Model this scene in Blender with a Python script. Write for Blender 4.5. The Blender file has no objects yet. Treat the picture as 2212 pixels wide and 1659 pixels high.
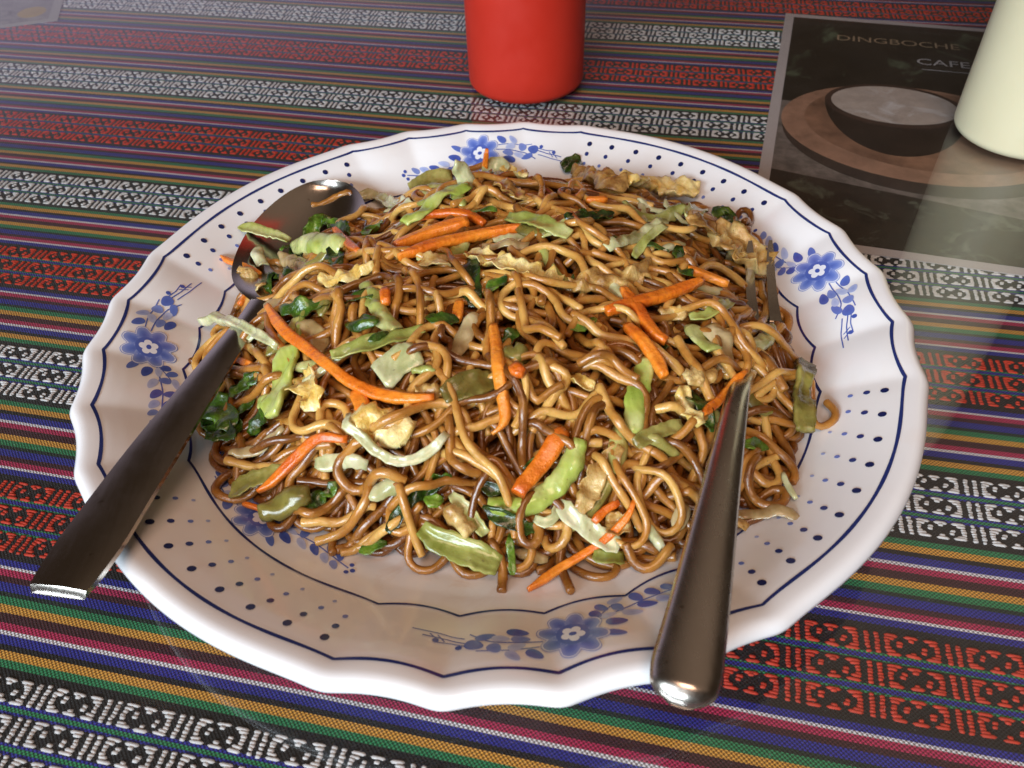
import bpy, math, random
import numpy as np
from mathutils import Matrix, Vector, noise as mnoise

random.seed(7)
rng = np.random.default_rng(11)
scene = bpy.context.scene
COL = scene.collection

# ------------------------------------------------------------------ camera
F_PX, TILT, ROLL = 1753.67, math.radians(44.3324), math.radians(-2.2307)
PW, PH = 2212.0, 1659.0
CAM = np.array([0.004, -0.2045, 0.1896])
_F = np.array([0, math.cos(TILT), -math.sin(TILT)])
_R0 = np.array([1.0, 0, 0])
_U0 = np.cross(_R0, _F)
_R = _R0 * math.cos(ROLL) + _U0 * math.sin(ROLL)
_U = -_R0 * math.sin(ROLL) + _U0 * math.cos(ROLL)
cd = bpy.data.cameras.new('camera')
cam = bpy.data.objects.new('camera', cd)
COL.objects.link(cam)
cam.matrix_world = Matrix(((_R[0], _U[0], -_F[0], CAM[0]), (_R[1], _U[1], -_F[1], CAM[1]),
                           (_R[2], _U[2], -_F[2], CAM[2]), (0, 0, 0, 1)))
cd.sensor_width = 36
cd.lens = 36 * F_PX / PW
cd.clip_start = 0.01
cd.clip_end = 50
cd.dof.use_dof = True
cd.dof.focus_distance = 0.262
cd.dof.aperture_fstop = 26
scene.camera = cam

# ------------------------------------------------------------------ light
world = bpy.data.worlds.new('World')
scene.world = world
world.use_nodes = True
wt = world.node_tree
wbg = wt.nodes['Background']
wbg.inputs[1].default_value = 1.0
# dim brown room, paler towards the window wall at the far left
wtc = wt.nodes.new('ShaderNodeTexCoord')
wdp = wt.nodes.new('ShaderNodeVectorMath'); wdp.operation = 'DOT_PRODUCT'
wdp.inputs[1].default_value = Vector((-.55, .78, .28)).normalized()
wmr = wt.nodes.new('ShaderNodeMapRange'); wmr.interpolation_type = 'SMOOTHSTEP'
wmr.inputs['From Min'].default_value = .62; wmr.inputs['From Max'].default_value = 1.0
wcr = wt.nodes.new('ShaderNodeMix'); wcr.data_type = 'RGBA'
# brown wooden wall and ceiling on the right
wdb = wt.nodes.new('ShaderNodeVectorMath'); wdb.operation = 'DOT_PRODUCT'
wdb.inputs[1].default_value = Vector((.70, .25, .62)).normalized()
wmb = wt.nodes.new('ShaderNodeMapRange'); wmb.interpolation_type = 'SMOOTHSTEP'
wmb.inputs['From Min'].default_value = .25; wmb.inputs['From Max'].default_value = 1.0
wcb = wt.nodes.new('ShaderNodeMix'); wcb.data_type = 'RGBA'
wcb.inputs[6].default_value = (.032, .021, .013, 1)
wcb.inputs[7].default_value = (.21, .15, .11, 1)
wt.links.new(wtc.outputs['Generated'], wdb.inputs[0])
wt.links.new(wdb.outputs['Value'], wmb.inputs['Value'])
wsq = wt.nodes.new('ShaderNodeSeparateXYZ'); wt.links.new(wtc.outputs['Generated'], wsq.inputs[0])
wmf = wt.nodes.new('ShaderNodeMapRange'); wmf.interpolation_type = 'SMOOTHSTEP'
wmf.inputs['From Min'].default_value = .50; wmf.inputs['From Max'].default_value = .80
wt.links.new(wsq.outputs[2], wmf.inputs['Value'])
wmv = wt.nodes.new('ShaderNodeMath'); wmv.operation = 'MULTIPLY'
wt.links.new(wmb.outputs['Result'], wmv.inputs[0]); wt.links.new(wmf.outputs['Result'], wmv.inputs[1])
wt.links.new(wmv.outputs[0], wcb.inputs[0])
wt.links.new(wcb.outputs[2], wcr.inputs[6])
wcr.inputs[7].default_value = (.42, .37, .50, 1)
wt.links.new(wtc.outputs['Generated'], wdp.inputs[0])
wt.links.new(wdp.outputs['Value'], wmr.inputs['Value'])
wsp = wt.nodes.new('ShaderNodeSeparateXYZ'); wt.links.new(wtc.outputs['Generated'], wsp.inputs[0])
wme = wt.nodes.new('ShaderNodeMapRange'); wme.interpolation_type = 'SMOOTHSTEP'
wme.inputs['From Min'].default_value = .46; wme.inputs['From Max'].default_value = .24
wt.links.new(wsp.outputs[2], wme.inputs['Value'])
wmu = wt.nodes.new('ShaderNodeMath'); wmu.operation = 'MULTIPLY'
wt.links.new(wmr.outputs['Result'], wmu.inputs[0]); wt.links.new(wme.outputs['Result'], wmu.inputs[1])
wt.links.new(wmu.outputs[0], wcr.inputs[0])
wt.links.new(wcr.outputs[2], wbg.inputs[0])


def area(name, loc, target, sx, sy, power, col):
    ld = bpy.data.lights.new(name, 'AREA')
    ld.shape = 'RECTANGLE'
    ld.size, ld.size_y = sx, sy
    ld.energy = power
    ld.color = col
    o = bpy.data.objects.new(name, ld)
    COL.objects.link(o)
    o.location = loc
    o.rotation_euler = (Vector(target) - Vector(loc)).to_track_quat('-Z', 'Y').to_euler()
    return o


area('window_light', (-0.90, -1.42, 0.68), (0.0, 0.0, 0.02), 1.35, 0.70, 54, (0.76, 0.89, 1.0))
area('warm_fill_light', (0.0, -0.62, 1.15), (0.05, 0, 0), 0.55, 0.55, 6.8, (1.0, 0.65, 0.47))  # added warm fill from above and behind the camera, not an actual ceiling lamp

vs = scene.view_settings
vs.view_transform = 'Standard'
vs.look = 'None'
vs.exposure = 0.10
vs.gamma = 1.0
scene.cycles.transparent_max_bounces = 24
scene.cycles.max_bounces = 10
scene.cycles.caustics_reflective = False
scene.cycles.caustics_refractive = False


# ------------------------------------------------------------------ helpers
def tag(o, label=None, cat=None, group=None, kind=None):
    if label: o['label'] = label
    if cat: o['category'] = cat
    if group: o['group'] = group
    if kind: o['kind'] = kind
    return o


def mesh_obj(name, V, Fc, mat, parent=None, smooth=True):
    me = bpy.data.meshes.new(name)
    me.from_pydata([tuple(map(float, v)) for v in V], [], Fc)
    if smooth:
        me.polygons.foreach_set('use_smooth', [True] * len(me.polygons))
    if mat: me.materials.append(mat)
    o = bpy.data.objects.new(name, me)
    COL.objects.link(o)
    if parent: o.parent = parent
    return o


def big_mesh(name, V, Q, mat, parent=None, smooth=True):
    """V (n,3) and Q (m,3 or 4) numpy arrays"""
    me = bpy.data.meshes.new(name)
    k = Q.shape[1]
    me.vertices.add(len(V)); me.vertices.foreach_set('co', np.ascontiguousarray(V, np.float32).ravel())
    me.loops.add(Q.size); me.loops.foreach_set('vertex_index', np.ascontiguousarray(Q, np.int32).ravel())
    me.polygons.add(len(Q))
    me.polygons.foreach_set('loop_start', np.arange(0, Q.size, k, dtype=np.int32))
    me.polygons.foreach_set('use_smooth', np.full(len(Q), smooth))
    me.update(calc_edges=True)
    if mat: me.materials.append(mat)
    o = bpy.data.objects.new(name, me)
    COL.objects.link(o)
    if parent: o.parent = parent
    return o


def empty(name, loc=(0, 0, 0)):
    o = bpy.data.objects.new(name, None)
    o.empty_display_size = 0.02
    COL.objects.link(o)
    o.location = loc
    return o


class NT:
    """tiny node helper"""
    def __init__(s, name):
        s.m = bpy.data.materials.new(name)
        s.m.use_nodes = True
        s.t = s.m.node_tree
        s.b = s.t.nodes['Principled BSDF']
        s.out = s.t.nodes['Material Output']

    def n(s, typ, **kw):
        nd = s.t.nodes.new(typ)
        for k, v in kw.items(): setattr(nd, k, v)
        return nd

    def l(s, a, b): s.t.links.new(a, b)

    def set(s, **kw):
        for k, v in kw.items():
            s.b.inputs[k.replace('_', ' ')].default_value = v

    def math(s, op, a, b=None, c=None):
        nd = s.n('ShaderNodeMath', operation=op)
        for i, v in enumerate((a, b, c)):
            if v is None: continue
            if isinstance(v, (int, float)): nd.inputs[i].default_value = v
            else: s.l(v, nd.inputs[i])
        return nd.outputs[0]

    def noise(s, scale, detail=3, rough=.55, vec=None, dist=0):
        nd = s.n('ShaderNodeTexNoise')
        nd.inputs['Scale'].default_value = scale
        nd.inputs['Detail'].default_value = detail
        nd.inputs['Roughness'].default_value = rough
        nd.inputs['Distortion'].default_value = dist
        if vec is not None: s.l(vec, nd.inputs['Vector'])
        return nd.outputs['Fac']

    def coords(s, kind='Object'):
        return s.n('ShaderNodeTexCoord').outputs[kind]

    def ramp(s, fac, stops, interp='LINEAR'):
        nd = s.n('ShaderNodeValToRGB')
        cr = nd.color_ramp
        cr.interpolation = interp
        while len(cr.elements) < len(stops): cr.elements.new(1.0)
        for e, (p, c) in zip(cr.elements, stops):
            e.position = p
        for e, (p, c) in zip(cr.elements, stops):
            e.color = (*c, 1) if len(c) == 3 else c
        s.l(fac, nd.inputs[0])
        return nd.outputs[0]

    def mix(s, fac, a, b, blend='MIX'):
        nd = s.n('ShaderNodeMix', data_type='RGBA', blend_type=blend)
        for i, v in ((0, fac), (6, a), (7, b)):
            if isinstance(v, (int, float)): nd.inputs[i].default_value = v
            elif isinstance(v, tuple): nd.inputs[i].default_value = (*v, 1)
            else: s.l(v, nd.inputs[i])
        return nd.outputs[2]

    def bump(s, h, strength=.3, dist=.001):
        nd = s.n('ShaderNodeBump')
        nd.inputs['Strength'].default_value = strength
        nd.inputs['Distance'].default_value = dist
        s.l(h, nd.inputs['Height'])
        s.l(nd.outputs[0], s.b.inputs['Normal'])


# ------------------------------------------------------------------ materials
STRIPE_DIR = math.radians(-13.71)
RED_V = -0.08698            # where the centre of a red band lies across the stripes
HALF = 0.0561               # red band centre to white band centre


def make_cloth():
    t = NT('woven_cloth')
    co = t.coords('Object')
    sp = t.n('ShaderNodeSeparateXYZ'); t.l(co, sp.inputs[0])
    w1 = t.math('MULTIPLY', t.math('SINE', t.math('MULTIPLY_ADD', sp.outputs[0], 6.5, 1.3)), .0016)
    w2 = t.math('MULTIPLY', t.math('SINE', t.math('MULTIPLY_ADD', sp.outputs[0], 19.0, t.math('MULTIPLY', sp.outputs[1], 13.0))), .0006)
    v = t.math('ADD', sp.outputs[1], t.math('ADD', w1, w2))
    d = t.math('PINGPONG', t.math('SUBTRACT', v, RED_V - 40 * HALF), HALF)
    f = t.math('DIVIDE', d, HALF)
    blk, blu, wht, crm = (.014, .013, .013), (.030, .032, .33), (.82, .80, .86), (.52, .028, .11)
    mar, dkg, grn, yel = (.062, .014, .021), (.014, .032, .022), (.030, .25, .10), (.74, .37, .06)
    mm = [(0, blk), (3.1, grn), (3.65, blu), (4.95, grn), (5.5, blk), (13.6, blu), (15.6, wht), (16.5, crm), (18.6, mar),
          (20.3, blu), (22.9, dkg), (24.2, grn), (26.4, yel), (28.5, mar), (31.2, crm), (33.3, wht), (34.4, blu),
          (36.7, blk), (38.2, yel), (40.4, grn), (42.5, blk), (50.4, blu), (51.1, grn), (52.3, blu), (53.0, blk)]
    c = t.ramp(f, [(x / 56.1, k) for x, k in mm], 'CONSTANT')
    a = t.math('COSINE', t.math('MULTIPLY', sp.outputs[0], 2 * math.pi / .00114))
    b = t.math('COSINE', t.math('MULTIPLY', v, 2 * math.pi / .00108))
    h = t.math('MULTIPLY_ADD', t.math('MULTIPLY', a, b), .5, .5)
    fuzz = t.noise(2600, 3, .6, co)
    shade = t.ramp(h, [(0.08, (.16, .16, .16)), (.45, (.72, .72, .72)), (.80, (1.25, 1.25, 1.25))])
    c2 = t.mix(1.0, c, shade, 'MULTIPLY')
    big = t.noise(9, 3, .6, co)
    c3 = t.mix(1.0, c2, t.ramp(big, [(.3, (.86, .86, .86)), (.7, (1.08, 1.08, 1.08))]), 'MULTIPLY')
    lint = t.ramp(t.noise(900, 4, .7, co), [(.70, (0, 0, 0)), (.80, (1, 1, 1))])
    c4 = t.mix(t.math('MULTIPLY', lint, .10), c3, (.5, .47, .44))
    t.l(c4, t.b.inputs['Base Color'])
    t.set(Roughness=.78)
    t.b.inputs['Specular IOR Level'].default_value = .25
    t.b.inputs['Sheen Weight'].default_value = .12
    t.bump(t.math('MULTIPLY_ADD', fuzz, .35, h), .55, .0006)
    return t.m


def make_thread(name, col):
    t = NT(name)
    co = t.coords('Object')
    sp = t.n('ShaderNodeMapping'); sp.inputs['Scale'].default_value = (600, 5200, 600); t.l(co, sp.inputs[0])
    fib = t.noise(1, 3, .6, sp.outputs[0])
    k = t.ramp(fib, [(.25, (.62, .62, .62)), (.7, (1.08, 1.08, 1.08))])
    big = t.ramp(t.noise(120, 2, .5, co), [(.3, (.88, .88, .88)), (.7, (1.05, 1.05, 1.05))])
    t.l(t.mix(1.0, t.mix(1.0, col, k, 'MULTIPLY'), big, 'MULTIPLY'), t.b.inputs['Base Color'])
    t.set(Roughness=.65)
    t.bump(fib, .4, .0003)
    return t.m


def make_glass():
    t = NT('clear_table_glass')
    g = t.n('ShaderNodeNewGeometry')
    dp = t.n('ShaderNodeVectorMath', operation='DOT_PRODUCT')
    t.l(g.outputs['Normal'], dp.inputs[0]); t.l(g.outputs['Incoming'], dp.inputs[1])
    cs = t.math('ABSOLUTE', dp.outputs['Value'])
    fr = t.math('MULTIPLY_ADD', t.math('POWER', t.math('SUBTRACT', 1.0, cs), 5.0), .93, .07)
    gl = t.n('ShaderNodeBsdfGlossy'); gl.inputs['Roughness'].default_value = .015
    co = t.coords('Object')
    sm = t.ramp(t.noise(16, 4, .65, co), [(.40, (.006, .006, .006)), (.75, (.05, .05, .05))])
    t.l(sm, gl.inputs['Roughness'])
    tr = t.n('ShaderNodeBsdfTransparent'); tr.inputs[0].default_value = (.985, .99, .985, 1)
    mx = t.n('ShaderNodeMixShader')
    t.l(fr, mx.inputs[0]); t.l(tr.outputs[0], mx.inputs[1]); t.l(gl.outputs[0], mx.inputs[2])
    # faint dust film that scatters a little light
    df = t.n('ShaderNodeBsdfDiffuse'); df.inputs[0].default_value = (.6, .6, .62, 1)
    mx2 = t.n('ShaderNodeMixShader')
    dust = t.ramp(t.noise(7, 5, .7, co), [(.42, (.0, .0, .0)), (.75, (.012, .012, .012))])
    spk = t.ramp(t.noise(1500, 2, .5, co), [(.735, (0, 0, 0)), (.77, (.5, .5, .5))])
    t.l(t.math('MAXIMUM', dust, t.math('MULTIPLY', spk, .5)), mx2.inputs[0])
    t.l(mx.outputs[0], mx2.inputs[1]); t.l(df.outputs[0], mx2.inputs[2])
    t.l(mx2.outputs[0], t.out.inputs[0])
    return t.m


def make_melamine():
    t = NT('white_melamine')
    co = t.coords('Object')
    f = t.noise(22, 4, .6, co)
    c = t.ramp(f, [(.3, (.76, .765, .78)), (.7, (.80, .80, .80))])
    oil = t.ramp(t.noise(34, 4, .62, co, .6), [(.52, (0, 0, 0)), (.70, (1, 1, 1))])
    c = t.mix(t.math('MULTIPLY', oil, .13), c, (.72, .54, .40))
    # sauce smears left where the noodles have slid about in the well
    ln = t.n('ShaderNodeVectorMath', operation='LENGTH'); t.l(co, ln.inputs[0])
    zone = t.ramp(ln.outputs['Value'], [(.080, (1, 1, 1)), (.104, (0, 0, 0))])
    sm = t.ramp(t.noise(75, 5, .7, co, 1.5), [(.50, (0, 0, 0)), (.68, (1, 1, 1))])
    c = t.mix(t.math('MULTIPLY', t.math('MULTIPLY', sm, zone), .42), c, (.52, .28, .12))
    t.l(c, t.b.inputs['Base Color'])
    t.set(Roughness=.16, IOR=1.5)
    rr = t.ramp(t.noise(60, 4, .6, co), [(.35, (.10, .10, .10)), (.7, (.24, .24, .24))])
    t.l(rr, t.b.inputs['Roughness'])
    t.b.inputs['Subsurface Weight'].default_value = .0
    t.bump(t.noise(45, 2, .5, co), .06, .001)
    return t.m


def make_print():
    t = NT('blue_glaze_print')
    at = t.n('ShaderNodeAttribute', attribute_name='tone')
    c = t.ramp(at.outputs['Fac'], [(0, (.74, .76, .82)), (.35, (.40, .47, .72)), (.65, (.115, .18, .52)), (.85, (.05, .085, .36)), (1, (.010, .016, .085))])
    t.l(c, t.b.inputs['Base Color'])
    t.set(Roughness=.17)
    return t.m


def make_plastic(name, c0, c1, rough):
    t = NT(name)
    co = t.coords('Object')
    t.l(t.ramp(t.noise(18, 4, .6, co), [(.3, c0), (.7, c1)]), t.b.inputs['Base Color'])
    rr = t.ramp(t.noise(70, 4, .6, co), [(.3, (rough * .8,) * 3), (.7, (rough * 1.25,) * 3)])
    t.l(rr, t.b.inputs['Roughness'])
    t.b.inputs['Subsurface Weight'].default_value = .12
    t.b.inputs['Subsurface Radius'].default_value = (1, .6, .4)
    t.b.inputs['Subsurface Scale'].default_value = .004
    t.b.inputs['Specular IOR Level'].default_value = .3
    t.bump(t.noise(500, 2, .5, co), .05, .0005)
    return t.m


def make_steel(name='stainless_steel', add=0.0):
    t = NT(name)
    co = t.coords('Object')
    t.set(Metallic=1.0)
    t.b.inputs['Base Color'].default_value = (.54, .49, .43, 1)
    mp = t.n('ShaderNodeMapping'); mp.inputs['Scale'].default_value = (900, 60, 900); t.l(co, mp.inputs[0])
    sc = t.noise(1, 3, .6, mp.outputs[0])
    sm = t.noise(60, 4, .65, co)
    r = t.math('ADD', t.math('MULTIPLY_ADD', sc, .10, add), t.math('MULTIPLY', sm, .24))
    t.l(r, t.b.inputs['Roughness'])
    spots = t.ramp(t.noise(420, 2, .4, co), [(.72, (1, 1, 1)), (.75, (.7, .66, .6))])
    t.l(t.mix(1.0, (.54, .49, .43), spots, 'MULTIPLY'), t.b.inputs['Base Color'])
    t.bump(sc, .03, .0004)
    return t.m


def make_food(name, c0, c1, c2, scale=90, rough=.28, stain=.35, sss=.18, alpha=None, bumpd=.0006, bscale=260,
              bstr=.35, stain_col=(.22, .075, .012), coat=.35, streak=None, rand=.35):
    t = NT(name)
    co = t.coords('Object')
    oi = t.n('ShaderNodeObjectInfo')
    ofs = t.n('ShaderNodeVectorMath', operation='ADD')
    cmb = t.n('ShaderNodeCombineXYZ'); rnd = t.math('MULTIPLY', oi.outputs['Random'], 7.0)
    t.l(rnd, cmb.inputs[0]); t.l(rnd, cmb.inputs[1])
    t.l(co, ofs.inputs[0]); t.l(cmb.outputs[0], ofs.inputs[1])
    vec = ofs.outputs[0]
    f = t.noise(scale, 3, .55, vec)
    fr = t.math('ADD', f, t.math('MULTIPLY', t.math('SUBTRACT', oi.outputs['Random'], .5), rand))
    c = t.ramp(fr, [(.28, c0), (.5, c1), (.72, c2)])
    st = t.ramp(t.noise(scale * 2.1, 4, .65, vec), [(.50, (0, 0, 0)), (.72, (1, 1, 1))])
    c = t.mix(t.math('MULTIPLY', st, stain), c, stain_col)
    if streak:
        wv = t.n('ShaderNodeTexWave'); wv.inputs['Scale'].default_value = streak; wv.inputs['Distortion'].default_value = 14
        wv.inputs['Detail'].default_value = 2
        t.l(vec, wv.inputs['Vector'])
        c = t.mix(1.0, c, t.ramp(wv.outputs['Fac'], [(.2, (.93, .94, .88)), (.8, (1.04, 1.04, 1.03))]), 'MULTIPLY')
    speck = t.ramp(t.noise(900, 2, .5, vec), [(.70, (0, 0, 0)), (.745, (1, 1, 1))])
    c = t.mix(t.math('MULTIPLY', speck, .45), c, (.06, .025, .008))
    t.l(c, t.b.inputs['Base Color'])
    rr = t.ramp(t.noise(scale * 3, 3, .6, vec), [(.3, (rough * .55,) * 3), (.7, (rough * 1.5,) * 3)])
    t.l(rr, t.b.inputs['Roughness'])
    t.b.inputs['Subsurface Weight'].default_value = sss
    t.b.inputs['Subsurface Radius'].default_value = (1, .5, .22)
    t.b.inputs['Subsurface Scale'].default_value = .0016
    t.b.inputs['Coat Weight'].default_value = coat
    t.b.inputs['Coat Roughness'].default_value = .06
    if alpha is not None:
        t.l(t.ramp(f, [(.3, (alpha * .8,) * 3), (.7, (min(1, alpha * 1.25),) * 3)]), t.b.inputs['Alpha'])
    t.bump(t.noise(bscale, 4, .62, vec), bstr, bumpd)
    return t.m


M = {}
M['cloth'] = make_cloth()
M['white_thread'] = make_thread('white_brocade_thread', (.82, .82, .84))
M['red_thread'] = make_thread('red_brocade_thread', (.66, .045, .016))
M['glass'] = make_glass()
M['melamine'] = make_melamine()
M['print'] = make_print()
M['red_plastic'] = make_plastic('red_bottle_plastic', (.46, .024, .012), (.51, .029, .014), .44)
M['cream_plastic'] = make_plastic('cream_bottle_plastic', (.70, .64, .42), (.74, .68, .46), .36)
M['steel'] = make_steel('stainless_steel', .03)
M['fork_steel'] = make_steel('worn_stainless_steel', .09)
M['noodle'] = make_food('fried_noodle', (.145, .047, .007), (.42, .18, .031), (.63, .375, .10), 60, .22, .45, .30, rand=.44, bscale=800, bstr=.45, coat=.45)
M['carrot'] = make_food('carrot_flesh', (.56, .105, .007), (.72, .185, .012), (.80, .27, .026), 110, .27, .34, .22, bscale=420, bstr=.8, bumpd=.0009, rand=.35, stain_col=(.34, .075, .008))
M['stem'] = make_food('pale_green_stem', (.18, .20, .032), (.35, .37, .10), (.53, .53, .26), 70, .24, .22, .25, streak=110, bscale=380, rand=.3)
M['bright_stem'] = make_food('bright_green_stem', (.20, .28, .030), (.38, .44, .09), (.56, .58, .25), 70, .22, .14, .25, streak=110, bscale=380, rand=.2)
M['white_cabbage'] = make_food('white_cabbage', (.34, .35, .15), (.54, .53, .31), (.66, .64, .47), 80, .24, .22, .25, streak=110, bscale=380, rand=.2)
M['olive'] = make_food('soy_stained_stem', (.15, .12, .024), (.27, .235, .055), (.42, .38, .12), 80, .25, .35, .25, alpha=.86, streak=110, bscale=380, rand=.25)
M['leaf'] = make_food('dark_green_leaf', (.008, .020, .003), (.034, .085, .006), (.14, .25, .022), 170, .2, .16, .06, bscale=360, bstr=.8, bumpd=.001, coat=.45, rand=.3)
M['onion'] = make_food('translucent_onion', (.36, .22, .085), (.50, .36, .17), (.62, .50, .28), 90, .20, .3, .2, alpha=.72, streak=110, bscale=300, rand=.25)
M['egg'] = make_food('fried_egg', (.42, .19, .030), (.70, .47, .11), (.82, .68, .32), 150, .26, .30, .25, bscale=520, bstr=.6, bumpd=.0012, coat=.4, rand=.25, stain_col=(.24, .085, .015))
M['brown_egg'] = make_food('browned_fried_egg', (.20, .085, .018), (.46, .27, .075), (.68, .52, .22), 150, .26, .42, .25, bscale=520, bstr=.6, bumpd=.0012, coat=.4, rand=.25)


def simple(name, col, rough=.5, nscale=60, var=.15, extra=None):
    t = NT(name)
    co = t.coords('Object')
    f = t.noise(nscale, 5, .65, co)
    lo = tuple(c * (1 - var) for c in col); hi = tuple(min(1, c * (1 + var)) for c in col)
    c = t.ramp(f, [(.3, lo), (.7, hi)])
    if extra:
        c2, th, sc = extra
        c = t.mix(t.ramp(t.noise(sc, 4, .6, co, 1.0), [(th, (0, 0, 0)), (th + .13, (1, 1, 1))]), c, c2)
    t.l(c, t.b.inputs['Base Color'])
    t.set(Roughness=rough)
    return t.m


# ------------------------------------------------------------------ table, cloth, glass
GLASS_T = 0.0022
CLOTH_Z = -GLASS_T - 0.0012      # cloth lies under the glass; the glass top is z = 0
wood = simple('dark_table_wood', (.06, .03, .015), .5, 25, .3)
tb = mesh_obj('table_top', [(-1.3, -.75, -.03), (1.3, -.75, -.03), (1.3, 1.6, -.03), (-1.3, 1.6, -.03),
                            (-1.3, -.75, CLOTH_Z - .0015), (1.3, -.75, CLOTH_Z - .0015), (1.3, 1.6, CLOTH_Z - .0015), (-1.3, 1.6, CLOTH_Z - .0015)],
              [(3, 2, 1, 0), (4, 5, 6, 7), (0, 1, 5, 4), (1, 2, 6, 5), (2, 3, 7, 6), (3, 0, 4, 7)], wood, smooth=False)
tag(tb, kind='structure')

cl = empty('tablecloth', (0, 0, CLOTH_Z))
cl.rotation_euler = (0, 0, STRIPE_DIR)
tag(cl, 'striped woven tablecloth with red and white brocade bands under the glass', 'tablecloth')
cw = mesh_obj('woven_fabric', [(-1.2, -.7, 0), (1.2, -.7, 0), (1.2, 1.3, 0), (-1.2, 1.3, 0), (-1.2, -.7, -.001), (1.2, -.7, -.001), (1.2, 1.3, -.001), (-1.2, 1.3, -.001)],
              [(0, 1, 2, 3), (7, 6, 5, 4), (4, 5, 1, 0), (5, 6, 2, 1), (6, 7, 3, 2), (7, 4, 0, 3)], M['cloth'], cl, False)

# brocade floats: (line 0..6, start, end) in units of 1/18.4 of a repeat
LONG = [(5, 8.5), (9.5, 13), (14, 17.5)]
MOT = []
for ln in range(7):
    MOT += [(ln, .4, 1.7), (ln, 2.7, 4.0)]
for ln in (0, 6):
    MOT += [(ln, a, b) for a, b in LONG]
for ln in (1, 5):
    MOT += [(ln, 5, 7.4), (ln, 10.5, 12.0), (ln, 15.1, 17.5)]
for ln in (2, 4):
    MOT += [(ln, 5, 6.4), (ln, 16.1, 17.5)]
MOT += [(3, 5, 6.3), (3, 16.2, 17.5), (2, 7.9, 9.3), (3, 7.7, 9.1), (3, 13.4, 14.8), (4, 13.2, 14.6)]
REP = 0.0195
UNIT = REP / 18.4


def visible(x, y, mg=60):
    d = np.stack([x, y, np.zeros_like(x)], -1) - CAM
    z = d @ _F
    px = PW / 2 + F_PX * (d @ _R) / z; py = PH / 2 - F_PX * (d @ _U) / z
    return (z > .02) & (px > -mg) & (px < PW + mg) & (py > -mg) & (py < PH + mg)


cs_, sn_ = math.cos(STRIPE_DIR), math.sin(STRIPE_DIR)
floats = {'white': [], 'red': []}
for k in range(-8, 14):
    vc = RED_V + k * HALF
    red = k % 2 == 0
    for row in (-1, 0, 1):
        v0 = vc + row * (.00855 if red else .00855)
        rh = .0060
        ph = (.0002 if red else .0145) + row * .0002 + (0.0 if k < 2 else rng.uniform(0, REP))
        j = np.arange(-40, 60)
        for ln, a, b in MOT:
            u0 = j * REP + ph + (a - 5) * UNIT; u1 = j * REP + ph + (b - 5) * UNIT
            vv = v0 + rh / 2 - (ln + .5) * rh / 7
            n = len(j)
            floats['red' if red else 'white'].append(np.stack([u0, u1, np.full(n, vv), np.full(n, rh / 7)], -1))
for colr in ('white', 'red'):
    A = np.concatenate(floats[colr])
    A[:, :2] += (.0007 * np.sin(A[:, 2] * 60 + A[:, 0] * 5))[:, None]      # the weave drifts a little
    um = (A[:, 0] + A[:, 1]) / 2
    A[:, 2] -= .0016 * np.sin(6.5 * um + 1.3) + .0006 * np.sin(19.0 * um + 13.0 * A[:, 2])
    uc = (A[:, 0] + A[:, 1]) / 2
    X = uc * cs_ - A[:, 2] * sn_; Y = uc * sn_ + A[:, 2] * cs_
    wide = (np.hypot(X, Y - .1) < .62) & ((X ** 2 + Y ** 2) > .085 ** 2)
    keep = visible(X, Y) & wide
    far = A[wide & ~keep]
    A = A[keep]
    n = len(A)
    A = A + np.concatenate([rng.normal(0, .00010, (n, 3)), np.zeros((n, 1))], 1)
    L = (A[:, 1] - A[:, 0]); uc = (A[:, 0] + A[:, 1]) / 2
    hw = A[:, 3] * .55 * rng.uniform(.9, 1.12, n)
    hgt = .00042 * rng.uniform(.85, 1.15, n)
    skew = rng.normal(0, .00006, n)
    ring = [(-1, 0), (-.66, -1), (.66, -1), (1, 0), (.66, 1), (-.66, 1)]
    V = np.zeros((n, 12, 3))
    for i, (p, q) in enumerate(ring):
        V[:, i] = np.stack([uc + p * L / 2 * 1.08, A[:, 2] + q * hw + p * skew, np.full(n, -.0001)], -1)
        V[:, i + 6] = np.stack([uc + p * L / 2 * .80, A[:, 2] + q * hw * .55 + p * skew, hgt * (1 if abs(p) < 1 else .7)], -1)
    base = (np.arange(n) * 12)[:, None]
    T = []
    for i in range(6):
        j2 = (i + 1) % 6
        T += [[i, j2, 6 + j2], [i, 6 + j2, 6 + i]]
    T += [[6, 7, 11], [7, 8, 11], [8, 10, 11], [8, 9, 10]]
    T = np.array(T)
    Q = (base[:, None, :] + T[None]).reshape(-1, 3)
    V = V.reshape(-1, 3)
    nf = len(far); L = far[:, 1] - far[:, 0]; uc = (far[:, 0] + far[:, 1]) / 2
    W = np.zeros((nf, 6, 3))
    for i, (p, q) in enumerate(ring):
        W[:, i] = np.stack([uc + p * L / 2, far[:, 2] + q * far[:, 3] * .45, np.full(nf, .0003)], -1)
    T2 = np.array([[0, 1, 5], [1, 2, 5], [2, 4, 5], [2, 3, 4]])
    Q = np.concatenate([Q, (len(V) + (np.arange(nf) * 6)[:, None, None] + T2[None]).reshape(-1, 3)])
    V = np.concatenate([V, W.reshape(-1, 3)])
    o = big_mesh(colr + '_brocade_stitches', V, Q, M[colr + '_thread'], cl)
    tag(o, kind='stuff')

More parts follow.
